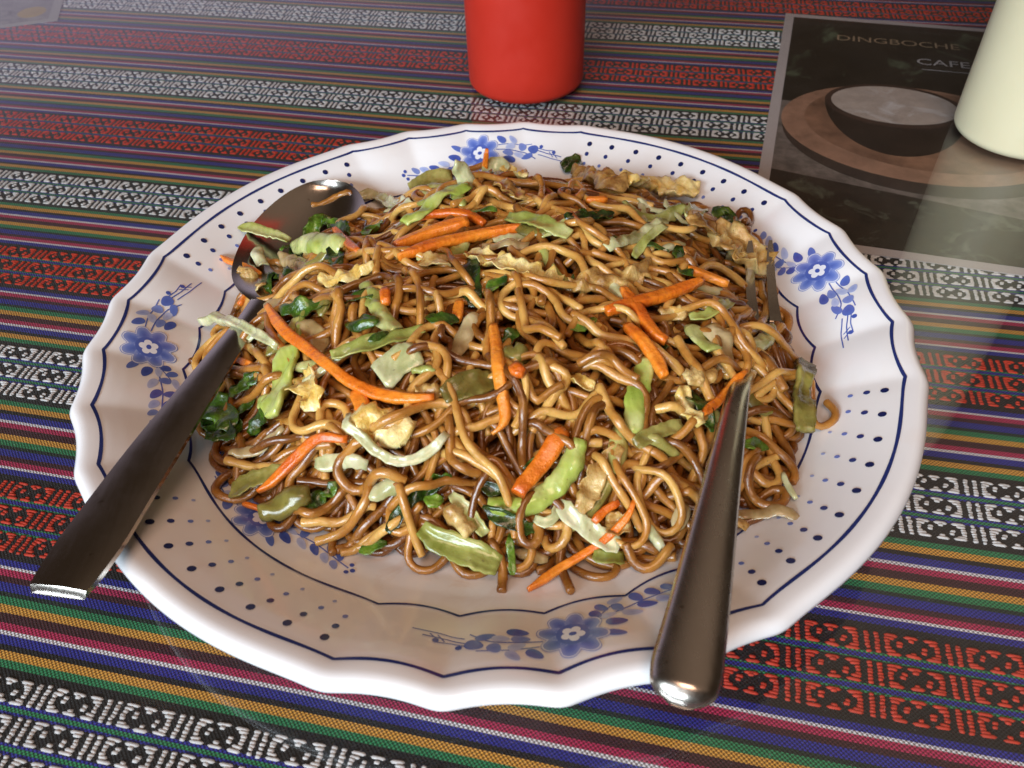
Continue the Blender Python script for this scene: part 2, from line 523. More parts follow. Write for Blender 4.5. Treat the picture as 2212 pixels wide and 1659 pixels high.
gl = mesh_obj('glass_sheet', [(-1.15, -.72, -GLASS_T), (1.15, -.72, -GLASS_T), (1.15, 1.5, -GLASS_T), (-1.15, 1.5, -GLASS_T),
                              (-1.15, -.72, -.0002), (1.15, -.72, -.0002), (1.15, 1.5, -.0002), (-1.15, 1.5, -.0002)],
              [(3, 2, 1, 0), (4, 5, 6, 7), (0, 1, 5, 4), (1, 2, 6, 5), (2, 3, 7, 6), (3, 0, 4, 7)], M['glass'], smooth=False)
tag(gl, 'clear glass sheet covering the whole striped tablecloth', 'glass sheet')

# ------------------------------------------------------------------ menu card
CA = math.radians(-18.5)
ca = empty('menu_card', (.10283, .07315, CLOTH_Z + .0006))
ca.rotation_euler = (0, 0, CA)
tag(ca, 'laminated cafe card with a coffee bowl picture beside the cream bottle', 'menu card')


def flat_poly(name, pts, z, mat, parent, thick=.00012):
    n = len(pts)
    V = [(x, y, z) for x, y in pts] + [(x, y, z - thick) for x, y in pts]
    Fc = [tuple(range(n)), tuple(range(2 * n - 1, n - 1, -1))] + [(i, n + i, n + (i + 1) % n, (i + 1) % n) for i in range(n)]
    return mesh_obj(name, V, Fc, mat, parent, False)


def ell(cx, cy, rx, ry, rot=0, n=48, a0=0, a1=2 * math.pi):
    out = []
    for i in range(n):
        a = a0 + (a1 - a0) * i / (n if abs(a1 - a0 - 2 * math.pi) < 1e-6 else n - 1)
        x, y = rx * math.cos(a), ry * math.sin(a)
        out.append((cx + x * math.cos(rot) - y * math.sin(rot), cy + x * math.sin(rot) + y * math.cos(rot)))
    return out


CWD, CHT = .176, .2515
mm_ = .001
flat_poly('laminate', [(0, 0), (CWD, 0), (CWD, CHT), (0, CHT)], .0002, simple('laminate_border', (.52, .48, .50), .35, 30, .05), ca, .0003)
b = .0052
flat_poly('printed_background', [(b, b), (CWD - b, b), (CWD - b, CHT - b), (b, CHT - b)], .00026,
          simple('dark_foliage_print', (.022, .018, .014), .4, 40, .4, ((.13, .17, .11), .57, 26)), ca, .00004)
flat_poly('printed_table', [(b, .058), (CWD - b, .030), (CWD - b, .115), (b, .130)], .00030,
          simple('grey_stone_print', (.17, .145, .135), .4, 120, .5), ca, .00003)
flat_poly('printed_table_edge', [(b, b), (CWD - b, b), (CWD - b, .030), (b, .058)], .00033,
          simple('dark_table_edge_print', (.030, .020, .014), .4, 60, .5, ((.11, .12, .09), .55, 70)), ca, .00003)
flat_poly('printed_saucer_shadow', ell(.072, .103, .065, .052, -.10), .00036, simple('saucer_shadow_print', (.05, .035, .03), .4, 60, .3), ca, .00003)
flat_poly('printed_saucer', ell(.070, .110, .064, .049, -.10), .00039, simple('brown_saucer_print', (.34, .195, .135), .4, 70, .3), ca, .00003)
flat_poly('printed_saucer_well', ell(.0735, .114, .0565, .042, -.10), .00042, simple('brown_saucer_well_print', (.24, .13, .085), .4, 50, .5), ca, .00003)
flat_poly('printed_bowl', ell(.0600, .136, .0335, .053, .02, 30, math.pi, 2 * math.pi), .00045,
          simple('dark_bowl_print', (.030, .020, .016), .4, 60, .3), ca, .00003)
flat_poly('printed_bowl_rim', ell(.060, .136, .0335, .0240, -.02), .00048, simple('bowl_rim_print', (.06, .035, .028), .4, 60, .3), ca, .00003)
flat_poly('printed_foam', ell(.060, .1365, .0305, .0208, -.02), .00051,
          simple('milk_foam_print', (.46, .40, .37), .4, 70, .2, ((.62, .60, .62), .52, 45)), ca, .00003)


def text(name, s, x, y, width, mat, parent, z):
    cu = bpy.data.curves.new(name, 'FONT')
    cu.body = s
    cu.size = 1
    tmp = bpy.data.objects.new(name, cu)
    COL.objects.link(tmp)
    bpy.context.view_layer.update()
    me = bpy.data.meshes.new_from_object(tmp.evaluated_get(bpy.context.evaluated_depsgraph_get()))
    bpy.data.objects.remove(tmp)
    co = np.zeros(len(me.vertices) * 3); me.vertices.foreach_get('co', co); co = co.reshape(-1, 3)
    lo, hi = co.min(0), co.max(0)
    sc = width / (hi[0] - lo[0])
    co[:, 0] = x + (co[:, 0] - lo[0]) * sc
    co[:, 1] = y + (co[:, 1] - lo[1]) * sc * .95
    co[:, 2] = z
    me.vertices.foreach_set('co', co.ravel())
    me.materials.clear(); me.materials.append(mat)
    o = bpy.data.objects.new(name, me); COL.objects.link(o); o.parent = parent
    return o


gold = simple('gold_lettering_print', (.34, .25, .17), .4, 90, .2)
grey = simple('white_lettering_print', (.46, .45, .48), .4, 90, .15)
text('printed_title', 'DINGBOCHE', .0310, .2150, .066, gold, ca, .00052)
text('printed_word', 'CAFE', .0735, .1905, .027, grey, ca, .00052)
flat_poly('printed_rule', [(.0755, .1838), (.1000, .1838), (.1000, .1844), (.0755, .1844)], .00052, grey, ca, .00003)

cb = empty('paper_card', (-.2831, .3479, CLOTH_Z + .0006))
cb.rotation_euler = (0, 0, math.radians(15))
tag(cb, 'grey laminated card under the glass at the far left corner', 'card')
flat_poly('laminate', [(-.15, 0), (0, 0), (0, .2), (-.15, .2)], .0002, simple('grey_laminate', (.42, .42, .40), .35, 30, .08), cb, .0003)
flat_poly('printed_picture', [(-.145, .005), (-.006, .005), (-.006, .195), (-.145, .195)], .00026,
          simple('grey_print', (.30, .30, .29), .4, 50, .35, ((.10, .10, .10), .56, 40)), cb, .00004)
flat_poly('printed_patch', ell(-.018, .022, .009, .010), .00030, simple('yellow_print', (.50, .36, .08), .4, 70, .2), cb, .00003)


# ------------------------------------------------------------------ plate
ZONE = math.radians(5.4)
CUSPS = [math.radians(a) for a in (-23, -11.5, 0, 11.5, 23)]


def dip(phi):
    """0 at the outward points of the bracketed outline, -1 midway along a small scallop"""
    p = (np.asarray(phi) - ZONE + math.pi / 4) % (math.pi / 2) - math.pi / 4
    out = np.zeros_like(p)
    for a, c in zip(CUSPS[:-1], CUSPS[1:]):
        m_ = (p >= a) & (p < c)
        t = (p[m_] - a) / (c - a)
        out[m_] = -4 * t * (1 - t)
    m_ = (p < CUSPS[0]) | (p >= CUSPS[-1])
    q = np.where(p < 0, p + math.pi / 2, p)[m_]
    t = (q - CUSPS[-1]) / (math.pi / 2 - 2 * CUSPS[-1])
    e = np.abs(2 * t - 1)
    out[m_] = -.85 * (1 - e ** 7) + .75 * (1 - e ** 2)
    return out


_PH = np.linspace(0, 2 * math.pi, 1441)[:-1]
_d = dip(_PH)
_ker = np.exp(-np.linspace(-2.2, 2.2, 23) ** 2); _ker /= _ker.sum()
_ds = np.real(np.fft.ifft(np.fft.fft(_d) * np.fft.fft(np.roll(np.pad(_ker, (0, 1440 - 23)), -11))))
_dr = np.real(np.fft.ifft(np.fft.fft(_d) * np.fft.fft(np.roll(np.pad(np.ones(5) / 5, (0, 1435)), -2))))


def per(tab, phi):
    return np.interp(np.asarray(phi) % (2 * math.pi), np.append(_PH, 2 * math.pi), np.append(tab, tab[0]))


_pr = np.array([0, .070, .080, .088, .095, .102, .110, .118, .1225, .1258, .1280, .1295, .1305, .1311])
_pz = np.array([.004, .004, .0043, .0055, .0078, .0109, .0155, .0200, .0222, .0236, .0242, .0240, .0232, .0222])
_rr = np.linspace(0, .131, 1049)
_zz = np.interp(_rr, _pr, _pz)
_k2 = np.exp(-np.linspace(-2, 2, 25) ** 2); _k2 /= _k2.sum()
_zs = np.convolve(np.pad(_zz, 12, 'edge'), _k2, 'valid')
_w = np.clip((.131 - _rr) / .003, 0, 1)
_zz = _zs * _w + _zz * (1 - _w)


def sstep(x, a, b):
    t = np.clip((x - a) / (b - a), 0, 1)
    return t * t * (3 - 2 * t)


SCAL = .0023


def plate_z(x, y):
    r = np.hypot(x, y); ph = np.arctan2(y, x)
    ds = per(_ds, ph)
    re = r
    for _ in range(6):
        re = r - sstep(re, .096, .126) * ds * SCAL
    z = np.interp(re, _rr, _zz)
    z = z - per(_dr, ph) * .00042 * sstep(re, .078, .092) * (1 - sstep(re, .121, .127))
    return z


plate = empty('dinner_plate', (0, 0, 0))
tag(plate, 'white scalloped plate with blue flower and dot print holding the noodles', 'plate')
NPH = 1080
ph = np.linspace(0, 2 * math.pi, NPH, endpoint=False)
radii = np.concatenate([np.linspace(.004, .07, 8), np.linspace(.074, .131, 72)])
V = [np.array([[0, 0, .004]])]
rows = []
for r in radii:
    rr = r + sstep(r, .096, .126) * per(_ds, ph) * SCAL
    x, y = rr * np.cos(ph), rr * np.sin(ph)
    V.append(np.stack([x, y, np.interp(r, _rr, _zz) - per(_dr, ph) * .00042 * sstep(r, .078, .092) * (1 - sstep(r, .121, .127))], -1))
under = [(.1312, .0212), (.1306, .0204), (.1288, .0198), (.124, .0188), (.116, .0138), (.105, .0072), (.096, .0036), (.086, .0013), (.079, .0003), (.075, .0003), (.073, .0018), (.030, .0020)]
for r, z in under:
    rr = r + sstep(r, .096, .126) * per(_ds, ph) * SCAL
    V.append(np.stack([rr * np.cos(ph), rr * np.sin(ph), np.full(NPH, z)], -1))
nr = len(radii) + len(under)
V.append(np.array([[0, 0, .002]]))
V = np.concatenate(V)
Fc = []
i0 = np.arange(NPH); i1 = (i0 + 1) % NPH
Qs = []
for k in range(nr - 1):
    a, c = 1 + k * NPH, 1 + (k + 1) * NPH
    Qs.append(np.stack([a + i0, c + i0, c + i1, a + i1], -1))
Qs.append(np.stack([np.zeros_like(i0), 1 + i0, 1 + i1, np.zeros_like(i0)], -1)[:, :4])
Q = np.concatenate(Qs[:-1])
Fl = [tuple(map(int, q)) for q in Q] + [(0, int(1 + i), int(1 + j)) for i, j in zip(i0, i1)] + \
     [(len(V) - 1, int(1 + (nr - 1) * NPH + j), int(1 + (nr - 1) * NPH + i)) for i, j in zip(i0, i1)]
mesh_obj('plate_body', V, Fl, M['melamine'], plate)

LIFT = .00022


def add_tone(o, tones):
    at = o.data.attributes.new('tone', 'FLOAT', 'POINT')
    at.data.foreach_set('value', np.asarray(tones, np.float32))


class Print:
    """flat printed shapes laid on the plate surface"""
    def __init__(s):
        s.V, s.F, s.T = [], [], []

    def blob(s, pts, tone_c, tone_e, lift=0, rings=(0, .35, .7, 1)):
        """pts: outline (x,y) on the plate; filled by rings around the centroid"""
        P = np.asarray(pts); c = P.mean(0); n = len(P)
        base = len(s.V)
        s.V.append((c[0], c[1], lift)); s.T.append(tone_c if not callable(tone_c) else tone_c(c))
        for q in rings[1:]:
            for p in P:
                w = c + (p - c) * q
                s.V.append((w[0], w[1], lift))
                s.T.append(tone_c(w) if callable(tone_c) else tone_c + (tone_e - tone_c) * q)
        for i in range(n):
            s.F.append((base, base + 1 + i, base + 1 + (i + 1) % n))
            for k in range(len(rings) - 2):
                a, c2 = base + 1 + k * n, base + 1 + (k + 1) * n
                s.F.append((a + i, c2 + i, c2 + (i + 1) % n, a + (i + 1) % n))

    def stroke(s, pts, w, tone, lift=0, closed=False):
        P = np.asarray(pts, float); n = len(P)
        T = (np.roll(P, -1, 0) - np.roll(P, 1, 0)) if closed else np.gradient(P, axis=0)
        T /= np.linalg.norm(T, axis=1)[:, None] + 1e-12
        Nn = np.stack([-T[:, 1], T[:, 0]], -1)
        w = np.broadcast_to(w, n)[:, None]
        base = len(s.V)
        for q in (P - Nn * w / 2, P, P + Nn * w / 2):
            for p in q:
                s.V.append((p[0], p[1], lift)); s.T.append(tone)
        for i in range(n if closed else n - 1):
            j = (i + 1) % n
            for k in range(2):
                s.F.append((base + k * n + i, base + k * n + j, base + (k + 1) * n + j, base + (k + 1) * n + i))

    def build(s, name):
        A = np.array(s.V)
        z = plate_z(A[:, 0], A[:, 1]) + LIFT + A[:, 2]
        o = mesh_obj(name, np.column_stack([A[:, :2], z]), s.F, M['print'], plate)
        # make sure faces look up
        me = o.data
        flip = [p.index for p in me.polygons if p.normal.z < 0]
        if flip:
            import bmesh
            bm = bmesh.new(); bm.from_mesh(me); bm.faces.ensure_lookup_table()
            bmesh.ops.reverse_faces(bm, faces=[bm.faces[i] for i in flip]); bm.to_mesh(me); bm.free()
        add_tone(o, s.T)
        return o


for nm, r0, amp, wd in (('rim_line', .1240, .0022, .00088), ('well_line', .1030, .0022, .00072)):
    p_ = Print()
    t_ = np.linspace(0, 2 * math.pi, 2160, endpoint=False)
    r_ = r0 + dip(t_) * amp
    p_.stroke(np.stack([r_ * np.cos(t_), r_ * np.sin(t_)], -1), wd * (1 + .1 * np.sin(t_ * 37)), .97, 0, True)
    p_.build(nm)
for k in range(4):
    p_ = Print()
    c0 = ZONE + k * math.pi / 2 + CUSPS[-1]
    span = math.pi / 2 - 2 * CUSPS[-1]
    for i in range(9):
        a = c0 + span * (.055 + .89 * i / 8)
        for j, (r, sz, tn) in enumerate(((.1195, .00106, 1.0), (.1152, .00086, .95), (.1112, .00068, .62), (.1075, .00052, .42))):
            if j == 3 and i in (0, 8): continue
            rr = r + float(per(_d, a)) * .0020
            aa = a + (j * .012 if i < 8 else 0) + random.gauss(0, .0015)
            cx, cy = rr * math.cos(aa), rr * math.sin(aa)
            p_.blob([(cx + sz * math.cos(q), cy + sz * math.sin(q)) for q in np.linspace(0, 2 * math.pi, 14, endpoint=False)], tn, tn)
    p_.build('dot_print')

LEAVES = [(-22.6, 1.5, 4.6, 3.6, 20, .8), (-20.2, -1.5, 5.0, 2.5, -15, .7), (-16.6, -.7, 4.4, 2.3, 10, .4), (-12.6, -2.9, 5.5, 2.8, 12, .85),
          (-12, -.2, 4.6, 2.5, 5, .62), (-18, 3, 3.7, 3.2, 60, .62), (-13, 2.7, 4.4, 2.6, -25, .4), (-14, 6, 4.2, 2.5, 50, .5), (-9.3, 5.6, 4.4, 2.9, 40, .78),
          (7.2, -5.8, 3.6, 2.9, 60, .85), (9.5, -8, 3.9, 2.6, 50, .72), (14, -9.7, 5, 2.1, -15, .45), (10, -4.4, 4.6, 2, -8, .4), (13.5, -6.6, 3.6, 3.0, 70, .68),
          (11, -1.2, 5.4, 2.9, 12, .88), (9.3, 3, 5, 2.4, 25, .72), (16, -3.4, 5.2, 2.4, 20, .42), (19.5, -8.6, 4.4, 3.0, 70, .8), (20.5, -4.5, 5, 2.6, 30, .85),
          (24, -8.2, 4.4, 2.8, 55, .8), (25, -4, 4.4, 2.5, 35, .5), (28.2, -7.6, 4, 2.5, 50, .78), (28.8, -3.6, 3.8, 2.4, 40, .6)]


def spray(name, ang, r0, sc=1.0, lean=0.0):
    p_ = Print()

    def W(a, b):
        th = ang + a * .001 * sc / r0
        r = r0 + (b + lean * max(0.0, a)) * .001 * sc * .92
        return (r * math.cos(th), r * math.sin(th))
    # stems
    def curve(pts, w, tone):
        pts = np.array(pts, float); t = np.linspace(0, len(pts) - 1, 24)
        xs = np.interp(t, np.arange(len(pts)), pts[:, 0]); ys = np.interp(t, np.arange(len(pts)), pts[:, 1])
        k = np.array([.25, .5, .25])
        for _ in range(4):
            xs[1:-1] = np.convolve(xs, k, 'valid'); ys[1:-1] = np.convolve(ys, k, 'valid')
        p_.stroke([W(x, y) for x, y in zip(xs, ys)], w * .001, tone)
    curve([(6, -3), (12, -5), (19, -6.6), (26, -6.2), (33, -5.2)], .38, .75)
    curve([(7, -4), (10, -6.5), (13, -8.5)], .32, .7)
    curve([(-7, 1), (-13, 1.2), (-19, 0.6), (-24, -2.8)], .36, .75)
    curve([(-8, 3), (-14, 4), (-22, 3.8)], .32, .7)
    curve([(-24, 1), (-29, -.6), (-35, -1.2)], .32, .8)
    curve([(-25, -1), (-31, -2.6), (-38, -3.2)], .3, .75)
    curve([(-24, 2), (-28, .8), (-32, .9)], .3, .75)
    curve([(-29.5, .4), (-31.5, -1.9)], .28, .75)
    curve([(-31, .1), (-33.4, -2.1)], .28, .75)
    for a, b, r in ((-31.6, .2, .8), (-26, 2.4, .8), (33.2, -6.8, .75), (34.6, -5.0, .8), (33.4, -3.5, .75)):
        p_.blob([W(a + r * math.cos(q), b + r * math.sin(q)) for q in np.linspace(0, 2 * math.pi, 12, endpoint=False)], .85, .8)
    for i, (a, b, L, w, rot, tn) in enumerate(LEAVES):
        ro = math.radians(rot)
        pts = []
        for q in np.linspace(0, 2 * math.pi, 18, endpoint=False):
            x = L / 2 * math.cos(q); y = w / 2 * math.sin(q) * (1 - .25 * math.cos(q))
            pts.append(W(a + x * math.cos(ro) - y * math.sin(ro), b + x * math.sin(ro) + y * math.cos(ro)))
        p_.blob(pts, tn, tn * (.72 if tn < .6 else .9), .00001 * (1 + i % 3))
    # flower
    for k in range(8):
        q0 = k * math.pi / 4 + .3
        for (sz, tc, te, lf) in ((1.12, .55, .62, .00004), (1.06, .12, .12, .00006), (.95, .78, .52, .00008)):
            pts = []
            for q in np.linspace(0, 2 * math.pi, 20, endpoint=False):
                u = 4.6 + 3.6 * math.cos(q) * sz; v = 2.5 * math.sin(q) * sz * (1 + .12 * math.cos(3 * q))
                pts.append(W(u * math.cos(q0) - v * math.sin(q0), u * math.sin(q0) + v * math.cos(q0)))
            p_.blob(pts, tc, te, lf)
    p_.blob([W(3.9 * math.cos(q), 3.9 * math.sin(q)) for q in np.linspace(0, 2 * math.pi, 20, endpoint=False)], .82, .78, .00010)
    for k in range(5):
        q0 = k * 2 * math.pi / 5 + math.pi / 2
        p_.blob([W(1.75 * math.cos(q0) + 1.15 * math.cos(q), 1.75 * math.sin(q0) + 1.15 * math.sin(q)) for q in np.linspace(0, 2 * math.pi, 12, endpoint=False)], .02, .02, .00012)
    p_.blob([W(1.5 * math.cos(q), 1.5 * math.sin(q)) for q in np.linspace(0, 2 * math.pi, 12, endpoint=False)], .02, .02, .00013)
    p_.blob([W(.95 * math.cos(q), .75 * math.sin(q)) for q in np.linspace(0, 2 * math.pi, 12, endpoint=False)], .85, .85, .00015)
    return p_.build(name)


for a in (10.5, 93.0, 182.8, -82.0):
    spray('flower_print', math.radians(a), .1128)
for a in (-134.5, -40, 50, 140):
    spray('flower_print', math.radians(a), .0950, .95, .13)

# ------------------------------------------------------------------ bottles


def lathe(name, prof, mat, parent, n=96):
    V, Fc = [], []
    for r, z in prof:
        for i in range(n):
            a = 2 * math.pi * i / n
            V.append((r * math.cos(a), r * math.sin(a), z))
    for k in range(len(prof) - 1):
        for i in range(n):
            j = (i + 1) % n
            Fc.append((k * n + i, k * n + j, (k + 1) * n + j, (k + 1) * n + i))
    V.append((0, 0, prof[0][1])); V.append((0, 0, prof[-1][1]))
    for i in range(n):
        j = (i + 1) % n
        Fc.append((len(V) - 2, j, i)); Fc.append((len(V) - 1, (len(prof) - 1) * n + i, (len(prof) - 1) * n + j))
    return mesh_obj(name, V, Fc, mat, parent)


def bottle(name, label, x, y, r, mat, bead):
    o = empty(name, (x, y, 0))
    tag(o, label, 'bottle')
    prof = [(r * .80, .0012), (r * .86, .0)]
    for q in np.linspace(0, 1, 8):
        a = q * math.pi / 2
        prof.append((r * (.88 + .115 * math.sin(a)), r * .13 * (1 - math.cos(a)) + .0003))
    if bead:
        prof += [(r * 1.0, .007), (r * 1.0, .0075), (r * .985, .0080), (r * .985, .0090), (r, .0097)]
    prof += [(r, .02), (r * 1.0, .06), (r, .12), (r * .995, .16), (r * .985, .180), (r * .94, .195), (r * .82, .205), (r * .66, .211), (r * .58, .213)]
    lathe('body', prof, mat, o)
    cap = lathe('cap', [(r * .64, .2125), (r * .68, .214), (r * .68, .227), (r * .64, .2295), (r * .30, .233)], mat, o)
    lathe('nozzle', [(r * .30, .2325), (r * .26, .237), (r * .13, .267), (r * .10, .2685)], mat, cap, 48)
    return o


bottle('squeeze_bottle', 'red plastic squeeze bottle standing behind the plate', .0180, .2225, .0306, M['red_plastic'], False)
bottle('squeeze_bottle', 'cream plastic squeeze bottle standing at the right edge', .2482, .1455, .0302, M['cream_plastic'], False)


# ------------------------------------------------------------------ cutlery


def smooth_path(pts, n):
    """Catmull-Rom through pts"""
    P = np.asarray(pts, float)
    P = np.vstack([2 * P[0] - P[1], P, 2 * P[-1] - P[-2]])
    seg = len(P) - 3
    out = []
    for t in np.linspace(0, seg - 1e-9, n):
        i = int(t); u = t - i
        p0, p1, p2, p3 = P[i:i + 4]
        out.append(.5 * ((2 * p1) + (-p0 + p2) * u + (2 * p0 - 5 * p1 + 4 * p2 - p3) * u * u + (-p0 + 3 * p1 - 3 * p2 + p3) * u ** 3))
    return np.array(out)


def shell(name, C, S, Nn, top, bot, m, mat, parent, cap=True):
    """top(i,t), bot(i,t): (side offset, normal offset) for t in -1..1 at station i"""
    n = len(C); V = []
    ts = np.linspace(-1, 1, m)
    for fn in (top, bot):
        for i in range(n):
            for t in ts:
                a, h = fn(i, t)
                V.append(C[i] + S[i] * a + Nn[i] * h)
    Fc = []
    g = lambda k, i, j: k * n * m + i * m + j
    for i in range(n - 1):
        for j in range(m - 1):
            Fc.append((g(0, i, j), g(0, i + 1, j), g(0, i + 1, j + 1), g(0, i, j + 1)))
            Fc.append((g(1, i, j + 1), g(1, i + 1, j + 1), g(1, i + 1, j), g(1, i, j)))
        Fc.append((g(0, i, 0), g(1, i, 0), g(1, i + 1, 0), g(0, i + 1, 0)))
        Fc.append((g(0, i + 1, m - 1), g(1, i + 1, m - 1), g(1, i, m - 1), g(0, i, m - 1)))
    for j in range(m - 1):
        Fc.append((g(0, 0, j + 1), g(1, 0, j + 1), g(1, 0, j), g(0, 0, j)))
        Fc.append((g(0, n - 1, j), g(1, n - 1, j), g(1, n - 1, j + 1), g(0, n - 1, j + 1)))
    o = mesh_obj(name, V, Fc, mat, parent)
    o.data.set_sharp_from_angle(angle=math.radians(50))
    return o


def frames(C, up=(0, 0, 1)):
    T = np.gradient(C, axis=0); T /= np.linalg.norm(T, axis=1)[:, None]
    S = np.cross(T, np.array(up)); S /= np.linalg.norm(S, axis=1)[:, None]
    return T, S, np.cross(S, T)


# spoon: handle over the left front of the rim, bowl on the left of the heap
sp = empty('table_spoon', (-.082, -.005, 0))
tag(sp, 'steel spoon on the left with its handle hanging over the plate rim', 'spoon')
N_ = 70
Cs = smooth_path([(-.1002, -.1040, .0318), (-.0975, -.0890, .0306), (-.0930, -.0620, .0282), (-.0875, -.0330, .0256), (-.0822, -.0060, .0232), (-.0788, .0120, .0216)], N_) - np.array([-.082, -.005, 0])
u_ = np.linspace(0, 1, N_)
hw_ = np.interp(u_, [0, .012, .05, .2, .45, .7, .88, 1], [.0064, .0069, .0075, .0082, .0070, .0049, .0036, .0040])
hw_ = np.convolve(np.pad(hw_, 2, 'edge'), np.ones(5) / 5, 'valid')
T_, S_, U_ = frames(Cs)
hd = shell('handle', Cs, S_, U_, lambda i, t: (t * hw_[i], .0007 - .0006 * t * t - (.0016, .0)[min(i, 1)]), lambda i, t: (t * hw_[i] * .97, -.0011 - .0009 * (1 - float(sstep(u_[i], .3, .8))) + .0004 * t * t), 9, M['steel'], sp)
NB = 60
Cb = smooth_path([(-.0788, .0120, .0216), (-.0762, .0270, .0203), (-.0725, .0480, .0196), (-.0690, .0680, .0200), (-.0655, .0882, .0222)], NB) - np.array([-.082, -.005, 0])
ub = np.linspace(0, 1, NB)
bw = .0222 * np.sqrt(np.clip(1 - ((ub - .57) / np.where(ub < .57, .60, .435)) ** 2, 0, 1)) ** np.where(ub < .57, 1.5, 1.0)
bw = np.maximum(bw, np.interp(ub, [0, .06, .12, 1], [.0040, .0045, .0, 0])); bw[-1] = .0016
bd = .0082 * sstep(ub, .0, .5) * (bw / .0222) ** .8
T_b, S_b, U_b = frames(Cb)
bo = shell('bowl', Cb, S_b, U_b, lambda i, t: (t * bw[i], -bd[i] * (1 - t * t) + .0007 - .0006 * t * t), lambda i, t: (t * bw[i] * .985, -bd[i] * (1 - t * t) - .0006), 25, M['steel'], sp)

# fork: handle over the front rim, head sunk in the right side of the heap
fk = empty('table_fork', (.0705, -.040, 0))
tag(fk, 'steel fork on the right with its rounded handle end over the front rim', 'fork')
FO = np.array([.0705, -.040, 0])
N_ = 80
Cf = smooth_path([(.0350, -.1345, .0292), (.0376, -.1270, .0300), (.0435, -.1110, .0306), (.0510, -.0900, .0307), (.0585, -.0690, .0306), (.0655, -.0500, .0298), (.0698, -.0410, .0272), (.0735, -.0320, .0240)], N_) - FO
u_ = np.linspace(0, 1, N_)
hw_ = np.interp(u_, [0, .01, .03, .07, .14, .30, .5, .7, .85, 1], [.0016, .0034, .0052, .0068, .0074, .0063, .0046, .0032, .0025, .0032])
hw_ = np.convolve(np.pad(hw_, 1, 'edge'), [.25, .5, .25], 'valid')
ht_ = np.interp(u_, [0, .02, .07, .2, .6, 1], [.0012, .0027, .0040, .0036, .0024, .0014])
T_, S_, U_ = frames(Cf)
hd = shell('handle', Cf, S_, U_, lambda i, t: (t * hw_[i], ht_[i] * math.sqrt(max(0, 1 - (t * .94) ** 2))), lambda i, t: (t * hw_[i], -.0010 * math.sqrt(max(0, 1 - (t * .9) ** 2)) + .0004), 17, M['fork_steel'], fk)
Ch = smooth_path([(.0735, -.0320, .0240), (.0755, -.0235, .0212), (.0775, -.0130, .0195), (.0790, -.0050, .0192)], 30) - FO
uh = np.linspace(0, 1, 30)
hh = np.interp(uh, [0, .15, .4, .65, 1], [.0032, .0050, .0105, .0120, .0122])
Th, Sh, Uh = frames(Ch)
shell('head', Ch, Sh, Uh, lambda i, t: (t * hh[i], .0007 - .0012 * uh[i] * (1 - t * t)), lambda i, t: (t * hh[i] * .98, -.0007 - .0012 * uh[i] * (1 - t * t)), 13, M['fork_steel'], fk)
for k in range(4):
    off = (-.0104 + .00693 * k)
    Ct = smooth_path([(.0790, -.0050, .0192), (.0812, .0080, .0196), (.0838, .0220, .0212), (.0862, .0335, .0240)], 24) - FO
    Tt, St, Ut = frames(Ct)
    ut = np.linspace(0, 1, 24)
    tw = np.interp(ut, [0, .3, .85, 1], [.0019, .0016, .0012, .0005])
    shell('tine', Ct + St * off, St, Ut, lambda i, t: (t * tw[i], .0008), lambda i, t: (t * tw[i], -.0007), 3, M['fork_steel'], fk)

# ------------------------------------------------------------------ the heap: a height field that things are laid on
RES = .0005
HN = 580
H0 = -.145
gx = H0 + np.arange(HN) * RES
GX, GY = np.meshgrid(gx, gx, indexing='ij')
H = plate_z(GX, GY)
H[np.hypot(GX, GY) > .1335] = 0
FOOT = np.array([(-.098, .008), (-.090, -.034), (-.079, -.046), (-.076, -.060), (-.064, -.070), (-.048, -.074), (-.034, -.080), (-.018, -.084), (.002, -.087), (.022, -.086),
                 (.043, -.084), (.060, -.076), (.081, -.063), (.087, -.048), (.092, -.030), (.094, .002), (.098, .026), (.095, .048), (.078, .070), (.056, .086), (.025, .094),
                 (-.012, .095), (-.040, .088), (-.052, .074), (-.061, .055), (-.076, .031)])


def poly_sd(x, y):
    """distance inside the footprint (positive inside)"""
    n = len(FOOT)
    best = np.full(np.shape(x), 1e9); ins = np.zeros(np.shape(x), bool)
    for i in range(n):
        ax, ay = FOOT[i]; bx, by = FOOT[(i + 1) % n]
        ex, ey = bx - ax, by - ay
        t = np.clip(((x - ax) * ex + (y - ay) * ey) / (ex * ex + ey * ey), 0, 1)
        best = np.minimum(best, np.hypot(x - ax - t * ex, y - ay - t * ey))
        c = (ay > y) != (by > y)
        with np.errstate(divide='ignore', invalid='ignore'):
            xi = ax + (y - ay) * ex / (ey if ey != 0 else 1e-12)
        ins ^= c & (x < xi)
    return np.where(ins, best, -best)


SD = poly_sd(GX, GY)
q = np.clip((SD - .006) / .050, 0, 1)
core = np.where(SD > .006, .0272 * (1 - (1 - q) ** 2) + .001 + .0018 * np.sin(GX * 210 + 1) * np.sin(GY * 190 + .5) * q, 0)
Hcore = H + core
plate_only = H.copy()
H = np.where(SD > .006, Hcore, H)


def idx(a):
    return np.clip(((a - H0) / RES + .5).astype(int), 0, HN - 1)


def hs(Hm, x, y):
    return Hm[idx(np.asarray(x)), idx(np.asarray(y))]


def blur(A, s):
    k = np.exp(-np.arange(-3 * s, 3 * s + 1) ** 2 / (2 * s * s)); k /= k.sum()
    A = np.apply_along_axis(lambda r: np.convolve(np.pad(r, 3 * s, 'edge'), k, 'valid'), 0, A)
    return np.apply_along_axis(lambda r: np.convolve(np.pad(r, 3 * s, 'edge'), k, 'valid'), 1, A)


